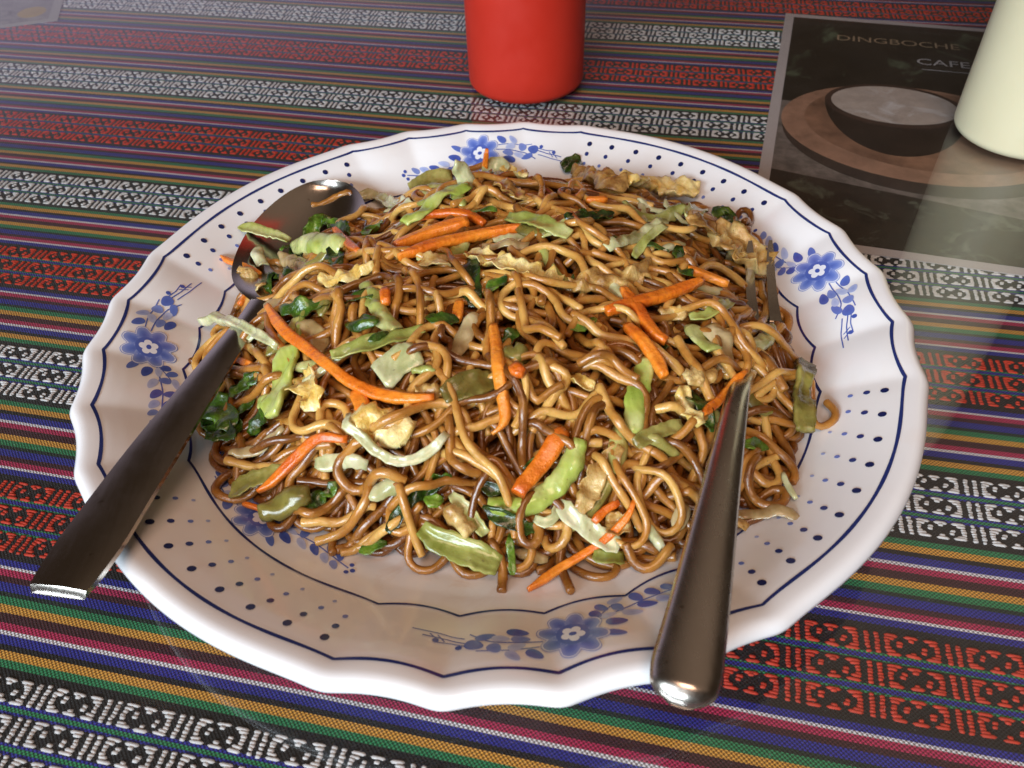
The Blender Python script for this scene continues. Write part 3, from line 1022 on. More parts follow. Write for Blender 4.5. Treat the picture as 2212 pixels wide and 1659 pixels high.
# cutlery that food lies on
for C, hwid, z0 in ((np.array(Cb) + np.array([-.082, -.005, 0]), bw, -.0035), (Ch + FO, hh, .0007)):
    for i in range(len(C)):
        for o_ in np.arange(-hwid[i], hwid[i] + 1e-6, .0006):
            ix, iy = idx(np.array([C[i, 0] + o_ * .98])), idx(np.array([C[i, 1] - o_ * .15]))
            H[ix, iy] = np.maximum(H[ix, iy], C[i, 2] + z0 * (1 - (o_ / (hwid[i] + 1e-9)) ** 2 if z0 < 0 else 1))


def resample(P, step):
    P = np.asarray(P, float)
    d = np.concatenate([[0], np.cumsum(np.linalg.norm(np.diff(P, axis=0), axis=1))])
    n = max(4, int(d[-1] / step) + 1)
    t = np.linspace(0, d[-1], n)
    return np.stack([np.interp(t, d, P[:, k]) for k in range(P.shape[1])], -1)


def smooth1(z, k):
    if k < 1: return z
    w = np.exp(-np.linspace(-1.6, 1.6, 2 * k + 1) ** 2); w /= w.sum()
    return np.convolve(np.pad(z, k, 'edge'), w, 'valid')


def lay(xy, hw, ht, stiff=4, sink=.0008, arch=None):
    """lay a strip of half width hw and half thickness ht along xy on the height field; returns centre z and updates H"""
    xy = np.asarray(xy)
    T = np.gradient(xy, axis=0); T /= np.linalg.norm(T, axis=1)[:, None] + 1e-12
    Nn = np.stack([-T[:, 1], T[:, 0]], -1)
    hw = np.broadcast_to(hw, len(xy))
    sup = np.stack([hs(H, xy[:, 0] + Nn[:, 0] * o * hw, xy[:, 1] + Nn[:, 1] * o * hw) for o in (-.7, -.35, 0, .35, .7)])
    z = np.quantile(sup, .8, axis=0) + ht
    zz = z.copy()
    for _ in range(3):
        zz = np.maximum(smooth1(zz, stiff), z - sink)
    zz = smooth1(zz, max(1, stiff // 2)) - sink * .4
    if arch is not None: zz = zz + arch
    offs = np.arange(-1, 1.01, .25)
    for o in offs:
        for o2 in (0,):
            x = xy[:, 0] + Nn[:, 0] * o * hw; y = xy[:, 1] + Nn[:, 1] * o * hw
            np.maximum.at(H, (idx(x), idx(y)), zz + ht * math.sqrt(max(0, 1 - o * o)) - (0 if arch is None else arch * .35))
    return zz


def tube(P, r, k=10, square=.0):
    """closed tube vertices/faces along P with radius array r and rounded ends"""
    P = np.asarray(P); n = len(P)
    r = np.broadcast_to(r, n).copy()
    T = np.gradient(P, axis=0); T /= np.linalg.norm(T, axis=1)[:, None] + 1e-12
    N0 = np.cross(T[0], [0, 0, 1.0])
    if np.linalg.norm(N0) < 1e-3: N0 = np.array([1.0, 0, 0])
    N0 /= np.linalg.norm(N0)
    Ns = [N0]
    for i in range(1, n):
        v = Ns[-1] - T[i] * (Ns[-1] @ T[i]); Ns.append(v / (np.linalg.norm(v) + 1e-12))
    Ns = np.array(Ns); B = np.cross(T, Ns)
    st = [(P[0] - T[0] * r[0] * .34, .55 * r[0], 0), (P[0] - T[0] * r[0] * .22, .90 * r[0], 0)]
    st += [(P[i], r[i], i) for i in range(n)]
    st += [(P[-1] + T[-1] * r[-1] * .22, .90 * r[-1], n - 1), (P[-1] + T[-1] * r[-1] * .34, .55 * r[-1], n - 1)]
    a = np.linspace(0, 2 * math.pi, k, endpoint=False)
    V = []
    for c, rad, i in st:
        rr = rad * (1 + square * np.cos(4 * a))
        V.append(c + np.cos(a)[:, None] * Ns[i] * rr[:, None] + np.sin(a)[:, None] * B[i] * rr[:, None])
    V = np.concatenate(V); m = len(st)
    i0 = np.arange(k); i1 = (i0 + 1) % k
    Q = np.concatenate([np.stack([s * k + i0, s * k + i1, (s + 1) * k + i1, (s + 1) * k + i0], -1) for s in range(m - 1)])
    caps = [tuple(range(k - 1, -1, -1)), tuple(range((m - 1) * k, m * k))]
    return V, [tuple(map(int, q_)) for q_ in Q] + caps


NR = .00121


def random_strand(x, y, L, seed):
    g = np.random.default_rng(seed)
    n = int(L / .001) + 4
    th = g.uniform(0, 2 * math.pi)
    lam = g.uniform(.017, .038); k0 = g.uniform(60, 190); phs = g.uniform(0, 6.28)
    bias = g.normal(0, 22)
    if g.random() < .16: bias, k0 = g.choice([-1, 1]) * g.uniform(90, 150), 20
    pts = [(x, y)]
    for i in range(n):
        s_ = i * .001
        th += .001 * (k0 * math.sin(2 * math.pi * s_ / lam + phs) + bias + g.normal(0, 60))
        nx, ny = pts[-1][0] + .001 * math.cos(th), pts[-1][1] + .001 * math.sin(th)
        sd = SD[idx(np.array([nx]))[0], idx(np.array([ny]))[0]]
        if sd < .004:
            want = math.atan2(-ny, -nx)
            d = (want - th + math.pi) % (2 * math.pi) - math.pi
            th += .22 * np.sign(d)
            if sd < -.006: break
        pts.append((nx, ny))
    return np.array(pts)


def strand_mesh(xy, seed, r=NR, stiff=6, sink=.0013, archy=True, dive=.0035):
    g = np.random.default_rng(seed + 999)
    n = len(xy)
    arch = None
    if archy and g.random() < .45:
        c = g.uniform(.15, .85); w = g.uniform(.12, .3)
        arch = g.uniform(.001, .0042) * np.exp(-((np.linspace(0, 1, n) - c) / w) ** 2)
    z = lay(xy, r, r, stiff, sink, arch)
    if dive:
        d = np.concatenate([[0], np.cumsum(np.linalg.norm(np.diff(xy, axis=0), axis=1))])
        e0, e1 = (g.random() < .75), (g.random() < .75)
        dv = np.zeros(n)
        if e0: dv += dive * (1 - sstep(d, 0, .009))
        if e1: dv += dive * (1 - sstep(d[-1] - d, 0, .009))
        z = np.maximum(z - dv, hs(plate_only, xy[:, 0], xy[:, 1]) + r)
    P = np.column_stack([xy, z])
    P = resample(P, .0016)
    for k in range(3): P[:, k] = smooth1(P[:, k], 1)
    t = np.linspace(0, 6.28, len(P))
    rad = r * g.uniform(.90, 1.08) * (1 + .045 * np.sin(t * g.uniform(2, 5) + g.uniform(0, 6)) + .03 * np.sin(t * 11 + g.uniform(0, 6)))
    return tube(P, rad, 10, .02)


def rand_in_foot(g, mn=.004):
    while True:
        x, y = g.uniform(-.1, .1), g.uniform(-.095, .1)
        if SD[idx(np.array([x]))[0], idx(np.array([y]))[0]] > mn: return x, y


gg = np.random.default_rng(5)
# buried strands and the packed middle: one mass
BV, BF = [], []
step = 4
ii = np.arange(0, HN, step)
cid = -np.ones((HN, HN), int)
for i in ii:
    for j in ii:
        if SD[i, j] > .012:
            cid[i, j] = len(BV)
            BV.append((gx[i], gx[j], max(plate_only[i, j] + .0002, Hcore[i, j] - .0035)))
for i in ii[:-1]:
    for j in ii[:-1]:
        f = (cid[i, j], cid[i + step, j], cid[i + step, j + step], cid[i, j + step])
        if min(f) >= 0: BF.append(f)
for k in range(400):
    x, y = rand_in_foot(gg)
    xy = random_strand(x, y, gg.uniform(.05, .10), 1000 + k)
    if len(xy) < 14: continue
    V, Fc = strand_mesh(xy, 1000 + k, archy=False)
    o = len(BV); BV += [tuple(v) for v in V]; BF += [tuple(a + o for a in f) for f in Fc]
o = mesh_obj('buried_noodles', BV, BF, M['noodle'])
tag(o, 'packed brown noodles deep inside the heap on the plate', 'noodles', kind='stuff')

NOODLE_LABEL = 'glossy brown fried noodle tangled in the heap on the plate'
NOODLE_GROUP = 'fried noodles in the heap'


def noodle(xy, seed, label=None, r=NR, stiff=6, sink=.0013, archy=True, dive=.0035):
    V, Fc = strand_mesh(xy, seed, r, stiff, sink, archy, dive)
    c = V.mean(0)
    o = mesh_obj('noodle', V - c, Fc, M['noodle'])
    o.location = c
    if label: tag(o, label, 'noodle')
    else: tag(o, NOODLE_LABEL, 'noodle', NOODLE_GROUP)
    return o


nn = 0
k = 0
while nn < 112:
    x, y = rand_in_foot(gg, .001)
    xy = random_strand(x, y, gg.uniform(.035, .09), 3000 + k)
    k += 1
    if len(xy) < 16: continue
    noodle(xy, 3000 + k)
    nn += 1

# ------------------------------------------------------------------ food seen on top, laid from the places it has in the photograph
HS = blur(H, 9)
OFF = {'A': (432.0, 345.6), 'B': (1036.8, 345.6), 'C': (432.0, 777.6), 'D': (1036.8, 777.6)}


def on_heap(px, py):
    """where the line of sight through a photo point meets the heap: a real place on its surface"""
    d = _F + _R * (px - PW / 2) / F_PX - _U * (py - PH / 2) / F_PX
    t0 = (.075 - CAM[2]) / d[2]; t1 = (.0 - CAM[2]) / d[2]
    ts = np.linspace(t0, t1, 400)
    P = CAM + d * ts[:, None]
    hit = np.nonzero(P[:, 2] <= hs(HS, P[:, 0], P[:, 1]))[0]
    i = hit[0] if len(hit) else 399
    return P[i], ts[i]


def path_on_heap(crop, pts):
    ox, oy = OFF[crop]
    R_ = [on_heap(ox + .3125 * x, oy + .3125 * y) for x, y in pts]
    P = np.array([p for p, _ in R_]); dep = float(np.mean([t for _, t in R_]))
    if len(P) == 2: P = np.vstack([P[0], P.mean(0), P[1]])
    return smooth_path(P[:, :2], 40), .3125 * dep / F_PX


def heap_normals(xy, s=.004):
    x, y = xy[:, 0], xy[:, 1]
    dx = (hs(HS, x + s, y) - hs(HS, x - s, y)) / (2 * s); dy = (hs(HS, x, y + s) - hs(HS, x, y - s)) / (2 * s)
    N = np.stack([-dx, -dy, np.ones_like(dx)], -1)
    return N / np.linalg.norm(N, axis=1)[:, None]


def waves(g, n=5, f=(1, 6)):
    A = [(g.normal(), g.normal(), g.uniform(*f), g.uniform(0, 6.28)) for _ in range(n)]
    def fn(u, v):
        s = 0
        for a, b, fr, p in A: s = s + math.sin(fr * (a * u + b * v) + p)
        return s / n
    return fn


def ribbon(name, xy, w, th, mat, seed, taper=(.5, .5), curl=0.0, ruffle=0.0, ragged=0.0, m=7, stiff=6, sink=.0012, lift=0.0, lump=0.0, cross=None, tilt=0.0, endr0=.3):
    """solid strip of food: laid on the heap along xy"""
    g = np.random.default_rng(seed)
    xy = resample(xy, .0010 if lump else .0013)
    C3 = None
    if xy.shape[1] == 3: C3, xy = xy, xy[:, :2]
    n = len(xy)
    u = np.linspace(0, 1, n)
    prof = np.minimum(1, np.minimum(taper[0] + (1 - taper[0]) * sstep(u, 0, .18), taper[1] + (1 - taper[1]) * sstep(1 - u, 0, .18)))
    hw = w / 2 * prof * (1 + .08 * np.sin(u * g.uniform(4, 9) + g.uniform(0, 6)))
    if C3 is None:
        z = lay(xy, hw, th / 2, stiff, sink) + lift
        C = np.column_stack([xy, z])
        N = heap_normals(xy)
    else:
        C = C3
        N = np.tile(np.array([.15, -.95, .25]), (n, 1))
    for k_ in range(3): N[:, k_] = smooth1(N[:, k_], 3)
    T = np.gradient(C, axis=0); T /= np.linalg.norm(T, axis=1)[:, None] + 1e-12
    S = np.cross(T, N); S /= np.linalg.norm(S, axis=1)[:, None] + 1e-12
    N = np.cross(S, T)
    if tilt:
        c_, s_ = math.cos(tilt), math.sin(tilt)
        S, N = S * c_ + N * s_, N * c_ - S * s_
    wv = waves(g, 5, (2, 7)); rg = waves(g, 6, (3, 16)); rg2 = waves(g, 6, (3, 16))
    ts = np.linspace(-1, 1, m) if cross is None or cross < 12 else np.array([-1, -.93, -.6, -.3, 0, .3, .6, .93, 1])
    V = []
    L = max(.01, float(np.sum(np.linalg.norm(np.diff(C, axis=0), axis=1))))
    for side in (1, -1):
        for i in range(n):
            el = 1 + ragged * rg(u[i] * L * 300, 0); er = 1 + ragged * rg2(u[i] * L * 300, 3)
            endr = min(1, sstep(u[i], -.02, .05) * (1 - endr0) + endr0, sstep(1 - u[i], -.02, .05) * (1 - endr0) + endr0)
            for t in ts:
                a = t * hw[i] * (er if t > 0 else el)
                h = curl * hw[i] * (t * t) + ruffle * wv(u[i] * L * 130, t * hw[i] * 130)
                thick = th / 2 * (1 - (abs(t) ** 4 if cross is None else abs(t) ** cross)) * endr + th * .06
                p = C[i] + S[i] * a + N[i] * (h + side * thick)
                if lump:
                    q_ = Vector((p[0] * 420 + seed, p[1] * 420, p[2] * 200))
                    q2 = Vector((p[0] * 1100 + seed, p[1] * 1100, p[2] * 500))
                    dl = lump * (mnoise.noise(q_) + .6 * mnoise.noise(q2))
                    p = p + N[i] * dl + S[i] * lump * .5 * mnoise.noise(q2 + Vector((9, 3, 1)))
                V.append(p)
    Fc = []
    gidx = lambda k_, i, j: k_ * n * m + i * m + j
    for i in range(n - 1):
        for j in range(m - 1):
            Fc.append((gidx(0, i, j), gidx(0, i + 1, j), gidx(0, i + 1, j + 1), gidx(0, i, j + 1)))
            Fc.append((gidx(1, i, j + 1), gidx(1, i + 1, j + 1), gidx(1, i + 1, j), gidx(1, i, j)))
        Fc.append((gidx(0, i, 0), gidx(1, i, 0), gidx(1, i + 1, 0), gidx(0, i + 1, 0)))
        Fc.append((gidx(0, i + 1, m - 1), gidx(1, i + 1, m - 1), gidx(1, i, m - 1), gidx(0, i, m - 1)))
    for j in range(m - 1):
        Fc.append((gidx(0, 0, j + 1), gidx(1, 0, j + 1), gidx(1, 0, j), gidx(0, 0, j)))
        Fc.append((gidx(0, n - 1, j), gidx(1, n - 1, j), gidx(1, n - 1, j + 1), gidx(0, n - 1, j + 1)))
    V = np.array(V); c = V.mean(0)
    o = mesh_obj(name, V - c, Fc, M[mat])
    o.location = c
    return o


SEED = [100]


def put(kind, label, crop, pts, w, **kw):
    SEED[0] += 1
    if kw.pop('upright', False):      # first point on the heap, the others rise above it
        ox, oy = OFF[crop]
        b0, t0 = on_heap(ox + .3125 * pts[0][0], oy + .3125 * pts[0][1])
        P3 = [b0 - np.array([0, 0, .004])]
        for px, py in pts:
            d = _F + _R * (ox + .3125 * px - PW / 2) / F_PX - _U * (oy + .3125 * py - PH / 2) / F_PX
            P3.append(CAM + d * ((b0[1] - CAM[1]) / d[1]))
        xy, sc = smooth_path(np.array(P3[:1] + P3[2:]), 30), .3125 * t0 / F_PX
    else:
        xy, sc = path_on_heap(crop, pts)
    wm = w * sc
    if kind == 'carrot':
        a = dict(th=max(.0016, min(.0034, wm * .75)), mat='carrot', taper=(.72, .72), cross=18, m=9, stiff=9, sink=.0012, lift=.0006, endr0=.7, ragged=.10); cat, grp = 'carrot', 'carrot pieces in the noodles'
        nm = 'carrot_stick'
    elif kind == 'leaf':
        a = dict(th=.00045, mat='leaf', taper=(.3, .45), curl=.2, ruffle=.0026, ragged=.5, m=11, stiff=4, lift=.0022); cat, grp = 'leaf', 'dark green leaf pieces in the noodles'
        nm = 'green_leaf'
    elif kind in ('egg', 'brown_egg'):
        a = dict(th=.0010, mat=kind, taper=(.6, .6), curl=(.45, -.4)[SEED[0] % 2], ruffle=.0026, ragged=.42, m=17, stiff=5, lift=.0026, lump=.0005); cat, grp = 'fried egg', 'fried egg pieces in the noodles'
        nm = 'fried_egg_piece'
    elif kind == 'onion':
        a = dict(th=.0008, mat='onion', taper=(.5, .6), curl=-.25, ruffle=.0012, ragged=.12, m=11, stiff=5, lift=.0016); cat, grp = 'onion', 'onion pieces in the noodles'
        nm = 'onion_slice'
    else:
        a = dict(th=max(.0008, min(.0014, wm * .2)), mat=kind, taper=(.62, .78), curl=(-.35, .3, -.2, .45)[SEED[0] % 4], ruffle=.0014, ragged=.24, m=9, stiff=6, sink=.0010, cross=16, lift=.0020, endr0=.7); wm *= 1.15; cat, grp = 'cabbage', 'cabbage stem pieces in the noodles'
        nm = 'cabbage_piece'
    a.update(kw)
    th = a.pop('th'); mat = a.pop('mat')
    o = ribbon(nm, xy, wm, th, mat, SEED[0], **a)
    return tag(o, label, cat, grp)


# --- noodles that lie on top
TOP = {
 'A': [[(330, 1320), (400, 1240), (490, 1160), (500, 1240), (560, 1340), (600, 1380)], [(360, 1340), (430, 1420), (510, 1500)], [(640, 940), (740, 920), (820, 870), (865, 840)],
       [(550, 785), (640, 800), (710, 870)], [(830, 980), (930, 970), (990, 1050), (960, 1130)], [(1130, 1170), (1140, 1050), (1180, 970), (1260, 950), (1320, 990)],
       [(1080, 910), (1180, 870), (1280, 840), (1370, 900), (1390, 980), (1340, 1120)], [(1460, 860), (1520, 950), (1540, 1080), (1530, 1200)], [(1570, 1040), (1585, 990), (1600, 940)],
       [(1640, 670), (1720, 710), (1750, 800), (1820, 880), (1880, 930)], [(1690, 1000), (1790, 990), (1930, 1040)], [(1600, 1010), (1650, 1040), (1670, 1100)],
       [(1690, 1210), (1670, 1290), (1740, 1290), (1720, 1390)], [(1930, 920), (1990, 870), (2040, 920), (2050, 1000)],
       [(1990, 980), (2010, 1080), (2010, 1200), (1980, 1330), (2020, 1480), (2120, 1570), (2200, 1640)], [(880, 310), (990, 300), (1080, 350), (1200, 400), (1270, 390)],
       [(1680, 150), (1760, 120), (1880, 90), (1990, 45), (2090, 60), (2140, 130)], [(1160, 700), (1175, 620), (1245, 680), (1230, 760)],
       [(560, 930), (620, 980), (700, 1040)], [(940, 1040), (1000, 1120), (960, 1250)], [(680, 1000), (700, 930), (760, 890)], [(1080, 1100), (1070, 1180), (1120, 1290)],
       [(1840, 330), (1930, 290), (2060, 310)], [(1180, 540), (1210, 460), (1260, 400)], [(1520, 1400), (1650, 1380), (1780, 1440), (1930, 1480)],
       [(300, 1330), (360, 1440), (430, 1560), (520, 1600)], [(920, 1400), (1000, 1330), (1080, 1290)]],
 'B': [[(600, 280), (640, 220), (710, 250), (690, 310), (560, 340), (480, 370)], [(700, 350), (770, 390), (770, 470), (690, 520), (600, 500)], [(720, 720), (810, 700), (880, 640), (885, 560)],
       [(500, 690), (560, 650), (640, 680), (680, 750)], [(360, 860), (390, 780), (410, 720)], [(440, 960), (460, 860), (485, 780)], [(460, 710), (540, 750), (590, 830), (610, 900)],
       [(470, 950), (530, 1000), (585, 1035)], [(200, 1020), (330, 1010), (430, 1015)], [(330, 940), (430, 980), (520, 1040), (560, 1120), (640, 1180), (820, 1180)],
       [(340, 1150), (420, 1220), (490, 1290)], [(1270, 690), (1370, 670), (1460, 710), (1440, 780)], [(1240, 750), (1290, 830), (1340, 900)], [(1350, 850), (1420, 790)],
       [(1700, 1260), (1800, 1270), (1860, 1340), (1860, 1450), (1780, 1490)], [(1740, 1230), (1770, 1140), (1850, 1100), (1700, 1070)],
       [(2000, 1280), (2090, 1230), (2130, 1120), (2060, 1050), (1990, 1060)], [(1910, 1260), (1990, 1300), (2080, 1360)], [(390, 1430), (420, 1360), (500, 1350), (600, 1390), (720, 1410)],
       [(200, 1570), (350, 1520), (550, 1480), (750, 1450), (900, 1420)], [(760, 1210), (850, 1260), (1000, 1270)], [(690, 1240), (740, 1310), (790, 1370)],
       [(850, 1340), (960, 1390), (1080, 1450)], [(1200, 1360), (1280, 1420), (1400, 1500)], [(1510, 1540), (1620, 1520), (1720, 1530)],
       [(290, 1080), (310, 1180), (330, 1260), (430, 1290)], [(390, 200), (430, 240), (420, 320)], [(450, 360), (500, 300), (520, 280)], [(1480, 740), (1560, 760), (1620, 740)],
       [(1420, 1400), (1470, 1500), (1510, 1600)], [(1560, 1000), (1700, 1020), (1830, 1050)], [(1940, 960), (1970, 1060), (1930, 1180), (1860, 1230)], [(1500, 860), (1600, 960), (1720, 1010)],
       [(640, 1060), (740, 1020), (860, 990)], [(1950, 1420), (1990, 1500), (2010, 1540)], [(800, 1480), (880, 1490), (960, 1540)], [(0, 330), (80, 290), (150, 310)]],
 'D': [[(880, 160), (980, 210), (1080, 250), (1140, 330), (1130, 420)], [(1190, 380), (1270, 420), (1360, 430), (1460, 420)], [(540, 150), (600, 190), (570, 270), (500, 350), (460, 410)],
       [(340, 480), (450, 450), (560, 460), (680, 430), (740, 350)], [(660, 590), (700, 470), (780, 370), (880, 330), (1000, 340)], [(830, 100), (900, 100), (960, 150)],
       [(410, 650), (520, 620), (680, 610)], [(440, 580), (540, 630), (640, 690)], [(1020, 850), (1060, 740), (1150, 690), (1280, 660)], [(1200, 740), (1280, 790), (1360, 880), (1460, 930)],
       [(1160, 960), (1240, 910), (1390, 950)], [(1000, 950), (1080, 1000), (1180, 1050), (1280, 1080)], [(880, 400), (910, 480), (960, 570), (1030, 620)], [(720, 590), (800, 560), (920, 590), (990, 640)],
       [(960, 900), (980, 800), (1080, 780), (1120, 860), (1090, 950)], [(1510, 640), (1530, 720), (1490, 800)], [(1580, 480), (1590, 560), (1560, 630)], [(570, 1300), (550, 1420), (580, 1500)],
       [(1880, 310), (1980, 240), (2100, 210), (2200, 220)], [(1880, 400), (2000, 400), (2090, 430)], [(1130, 820), (1250, 830), (1320, 760)], [(1300, 640), (1400, 620), (1450, 560)],
       [(760, 520), (790, 430), (830, 400)], [(1360, 980), (1420, 1000), (1500, 1010)], [(440, 150), (480, 240), (540, 300)], [(880, 880), (930, 980), (1000, 1060)],
       [(1800, 560), (1850, 640), (1790, 720)], [(1780, 880), (1800, 780), (1860, 720)], [(1780, 300), (1840, 240), (1880, 200)], [(1060, 1290), (1130, 1310), (1190, 1330)], [(340, 300), (390, 390), (430, 360)]],
 'C': [[(870, 670), (860, 520), (860, 400), (920, 340), (1010, 370), (1040, 470)], [(640, 470), (700, 510), (740, 590)], [(500, 650), (600, 610), (740, 600)], [(330, 770), (450, 780), (600, 790)],
       [(600, 750), (700, 710), (800, 700)], [(640, 940), (650, 870), (720, 820), (780, 760)], [(720, 960), (830, 900), (850, 840)], [(1290, 940), (1160, 960), (1040, 960), (980, 880), (1000, 790), (1070, 750)],
       [(850, 910), (1000, 890), (1200, 890), (1350, 890), (1430, 960)], [(1480, 1010), (1600, 980), (1700, 910), (1790, 890)], [(1440, 780), (1490, 660), (1500, 560), (1560, 510), (1640, 510)],
       [(1790, 620), (1720, 570), (1650, 480), (1660, 390), (1740, 290), (1850, 230), (1870, 130)], [(1740, 660), (1740, 760), (1800, 860), (1900, 880), (1960, 830)], [(1860, 620), (1920, 700), (2070, 740)],
       [(1780, 720), (1900, 780), (2000, 860), (2110, 930)], [(1970, 780), (2040, 770), (2120, 860)], [(1800, 910), (1880, 960), (1990, 1050)], [(960, 1230), (1080, 1200), (1180, 1100), (1190, 1000)],
       [(1090, 1240), (1180, 1170), (1250, 1080)], [(720, 1120), (800, 1160), (900, 1080)], [(880, 1170), (1000, 1150), (1080, 1130)], [(1130, 1290), (1250, 1230), (1350, 1180)],
       [(1240, 1270), (1330, 1240), (1400, 1170)], [(910, 570), (980, 640), (1040, 700)], [(200, 100), (230, 250), (190, 420)], [(310, 140), (410, 140), (510, 130)], [(1840, 560), (1920, 540), (2000, 500)],
       [(480, 150), (500, 200), (480, 260)], [(1060, 1000), (1090, 1060), (1110, 1110)], [(280, 560), (310, 640), (290, 700)]],
}
sd_ = 7000


def lengthen(xy, d):
    """carry both ends on a little so that they can dive out of sight"""
    def ext(a, b, c):
        t = a - b; t = t / (np.linalg.norm(t) + 1e-9)
        t0 = b - c; t0 = t0 / (np.linalg.norm(t0) + 1e-9)
        turn = math.atan2(t0[0] * t[1] - t0[1] * t[0], float(t0 @ t)) * .6
        out = []
        p = a
        for k in range(6):
            c_, s_ = math.cos(turn), math.sin(turn)
            t = np.array([t[0] * c_ - t[1] * s_, t[0] * s_ + t[1] * c_])
            p = p + t * d / 6
            out.append(p)
        return out
    return np.array(ext(xy[0], xy[1], xy[2])[::-1] + list(xy) + ext(xy[-1], xy[-2], xy[-3]))


def top_noodles(part):
    """every other traced noodle is laid under the vegetables, the rest over them"""
    global sd_
    for crop, lst in TOP.items():
        for i, pts in enumerate(lst):
            if (0 if i % 5 in (1, 3) else 1) != part: continue
            sd_ += 1
            xy, _ = path_on_heap(crop, pts)
            xy = lengthen(xy, .006)
            noodle(resample(xy, .0008), sd_, None, NR * (1.03 + .10 * random.random()), 5, .0011)


top_noodles(0)
# --- onion and cabbage
put('onion', 'beige onion sheet left of the heap above the dark leaf', 'A', [(380, 1080), (500, 1040), (640, 1060)], 150)
put('onion', 'translucent onion piece beside the bright stem near the spoon bowl', 'A', [(600, 770), (690, 780), (800, 810)], 140)
put('onion', 'clear rounded onion sheet on the right beside the fork', 'B', [(1600, 1210), (1670, 1380), (1720, 1560)], 210)
put('onion', 'brown soaked onion strip lying on the plate right of the fork', 'D', [(1750, 1080), (1900, 1080), (2080, 1065), (2200, 1090)], 110)
put('onion', 'thin onion sliver at the heap edge by the spoon handle', 'C', [(240, 730), (420, 680), (600, 520)], 80)
put('onion', 'pale onion sheet behind the long egg strip', 'B', [(20, 650), (150, 640), (340, 640)], 110)
put('onion', 'clear onion piece below the stacked carrot sticks', 'A', [(700, 1170), (800, 1250), (830, 1400)], 150)
put('onion', 'onion sliver right of the fan shaped cabbage', 'A', [(1760, 1420), (1830, 1290), (1900, 1130)], 120)
put('onion', 'dark onion flake at the front edge of the heap', 'D', [(250, 1330), (350, 1380), (470, 1400)], 80)
put('onion', 'onion flake beside the fork handle near its middle', 'D', [(1340, 1240), (1380, 1150), (1420, 1070)], 110)
put('stem', 'pale cabbage strip lying across the spoon bowl', 'A', [(270, 495), (400, 550), (520, 600), (640, 650)], 75, taper=(.15, .8))
put('bright_stem', 'thick bright green stem chunk beside the spoon bowl', 'A', [(690, 690), (850, 650), (1020, 640)], 150, th=.0028)
put('white_cabbage', 'pale cabbage strip with a dark tip at the back left', 'A', [(1060, 275), (1250, 310), (1480, 365)], 75)
put('bright_stem', 'bright green and white stem strip at the back of the heap', 'A', [(1420, 530), (1560, 420), (1700, 310), (1860, 255)], 120)
put('olive', 'olive translucent cabbage sheet at the back edge', 'A', [(1460, 250), (1600, 210), (1750, 170)], 140)
put('white_cabbage', 'pale pointed cabbage sliver standing up at the back', 'A', [(1890, 230), (1850, 170), (1810, 90), (1765, 0)], 95, taper=(.8, .1), upright=True)
put('white_cabbage', 'crumpled pale cabbage piece on the crest at the back', 'A', [(1920, 190), (2030, 130), (2120, 150)], 130, ruffle=.002)
put('stem', 'curved green stem under the egg piece on the left', 'A', [(1150, 930), (1220, 1050), (1280, 1170), (1370, 1250)], 115)
put('stem', 'long pale green stem under the fan shaped cabbage', 'A', [(940, 1490), (1150, 1390), (1350, 1300), (1560, 1240)], 105)
put('white_cabbage', 'white fan shaped cabbage core piece above the long carrot', 'A', [(1500, 1370), (1400, 1470), (1250, 1600)], 210, taper=(.45, .9), curl=-.2, lift=.003)
put('bright_stem', 'wide bright green stem upright below the long carrot', 'A', [(660, 1340), (630, 1500), (600, 1640), (565, 1800), (540, 1900)], 170, th=.0022, taper=(.7, .5))
put('bright_stem', 'short yellow green stem beside the wide upright stem', 'C', [(720, 170), (570, 300), (430, 400)], 100)
put('white_cabbage', 'thin pale sprout sticking out left over the plate', 'A', [(20, 1175), (160, 1200), (300, 1250), (450, 1320), (560, 1390)], 62, th=.003, taper=(.4, .6), lift=.003)
put('white_cabbage', 'small pale cabbage tip beside the thin carrot on the left', 'A', [(430, 690), (440, 780), (480, 850)], 75)
put('stem', 'curved green stem right of the crossed carrots at the back', 'B', [(190, 450), (330, 480), (470, 530), (620, 610)], 110)
put('stem', 'curved green stem under the yellow egg strip at the back', 'B', [(1000, 350), (1120, 430), (1260, 440), (1390, 400)], 90)
put('stem', 'short green stem tip beside the yellow egg strip', 'B', [(1430, 490), (1530, 400)], 100)
put('white_cabbage', 'whitish ridged cabbage strip pointing up right in the middle', 'B', [(870, 690), (1050, 600), (1270, 500)], 95)
put('stem', 'narrow green stem beside the whitish ridged cabbage', 'B', [(1060, 720), (1150, 620), (1270, 540)], 60)
put('stem', 'pale green rib within the clear onion sheet on the right', 'B', [(1440, 1200), (1520, 1300), (1600, 1440)], 125)
put('stem', 'pale green strip under the straight carrot stick on the right', 'B', [(1440, 1140), (1580, 1120), (1710, 1080)], 75)
put('olive', 'olive stem chunk beside the wide flat carrot in the middle', 'B', [(170, 1420), (240, 1430), (330, 1400)], 120, th=.0028)
put('olive', 'large olive stem slab in the middle left of the upright carrot', 'C', [(1690, 370), (1850, 270), (2040, 180)], 170)
put('bright_stem', 'green stem with a torn leafy end in front of the carrots', 'D', [(1150, 40), (1110, 200), (1070, 350), (1060, 480), (1080, 610)], 125)
put('olive', 'narrow olive stem left of the fork handle', 'D', [(1380, 530), (1250, 570), (1130, 640), (1050, 710)], 90)
put('bright_stem', 'big curved yellow green stem at the front of the heap', 'D', [(690, 640), (640, 780), (540, 930), (400, 1060), (250, 1120), (60, 1100)], 135, th=.0024)
put('white_cabbage', 'white cabbage ribbon at the front left of the fork', 'D', [(540, 1050), (650, 1180), (800, 1280), (960, 1350)], 120, ruffle=.0012)
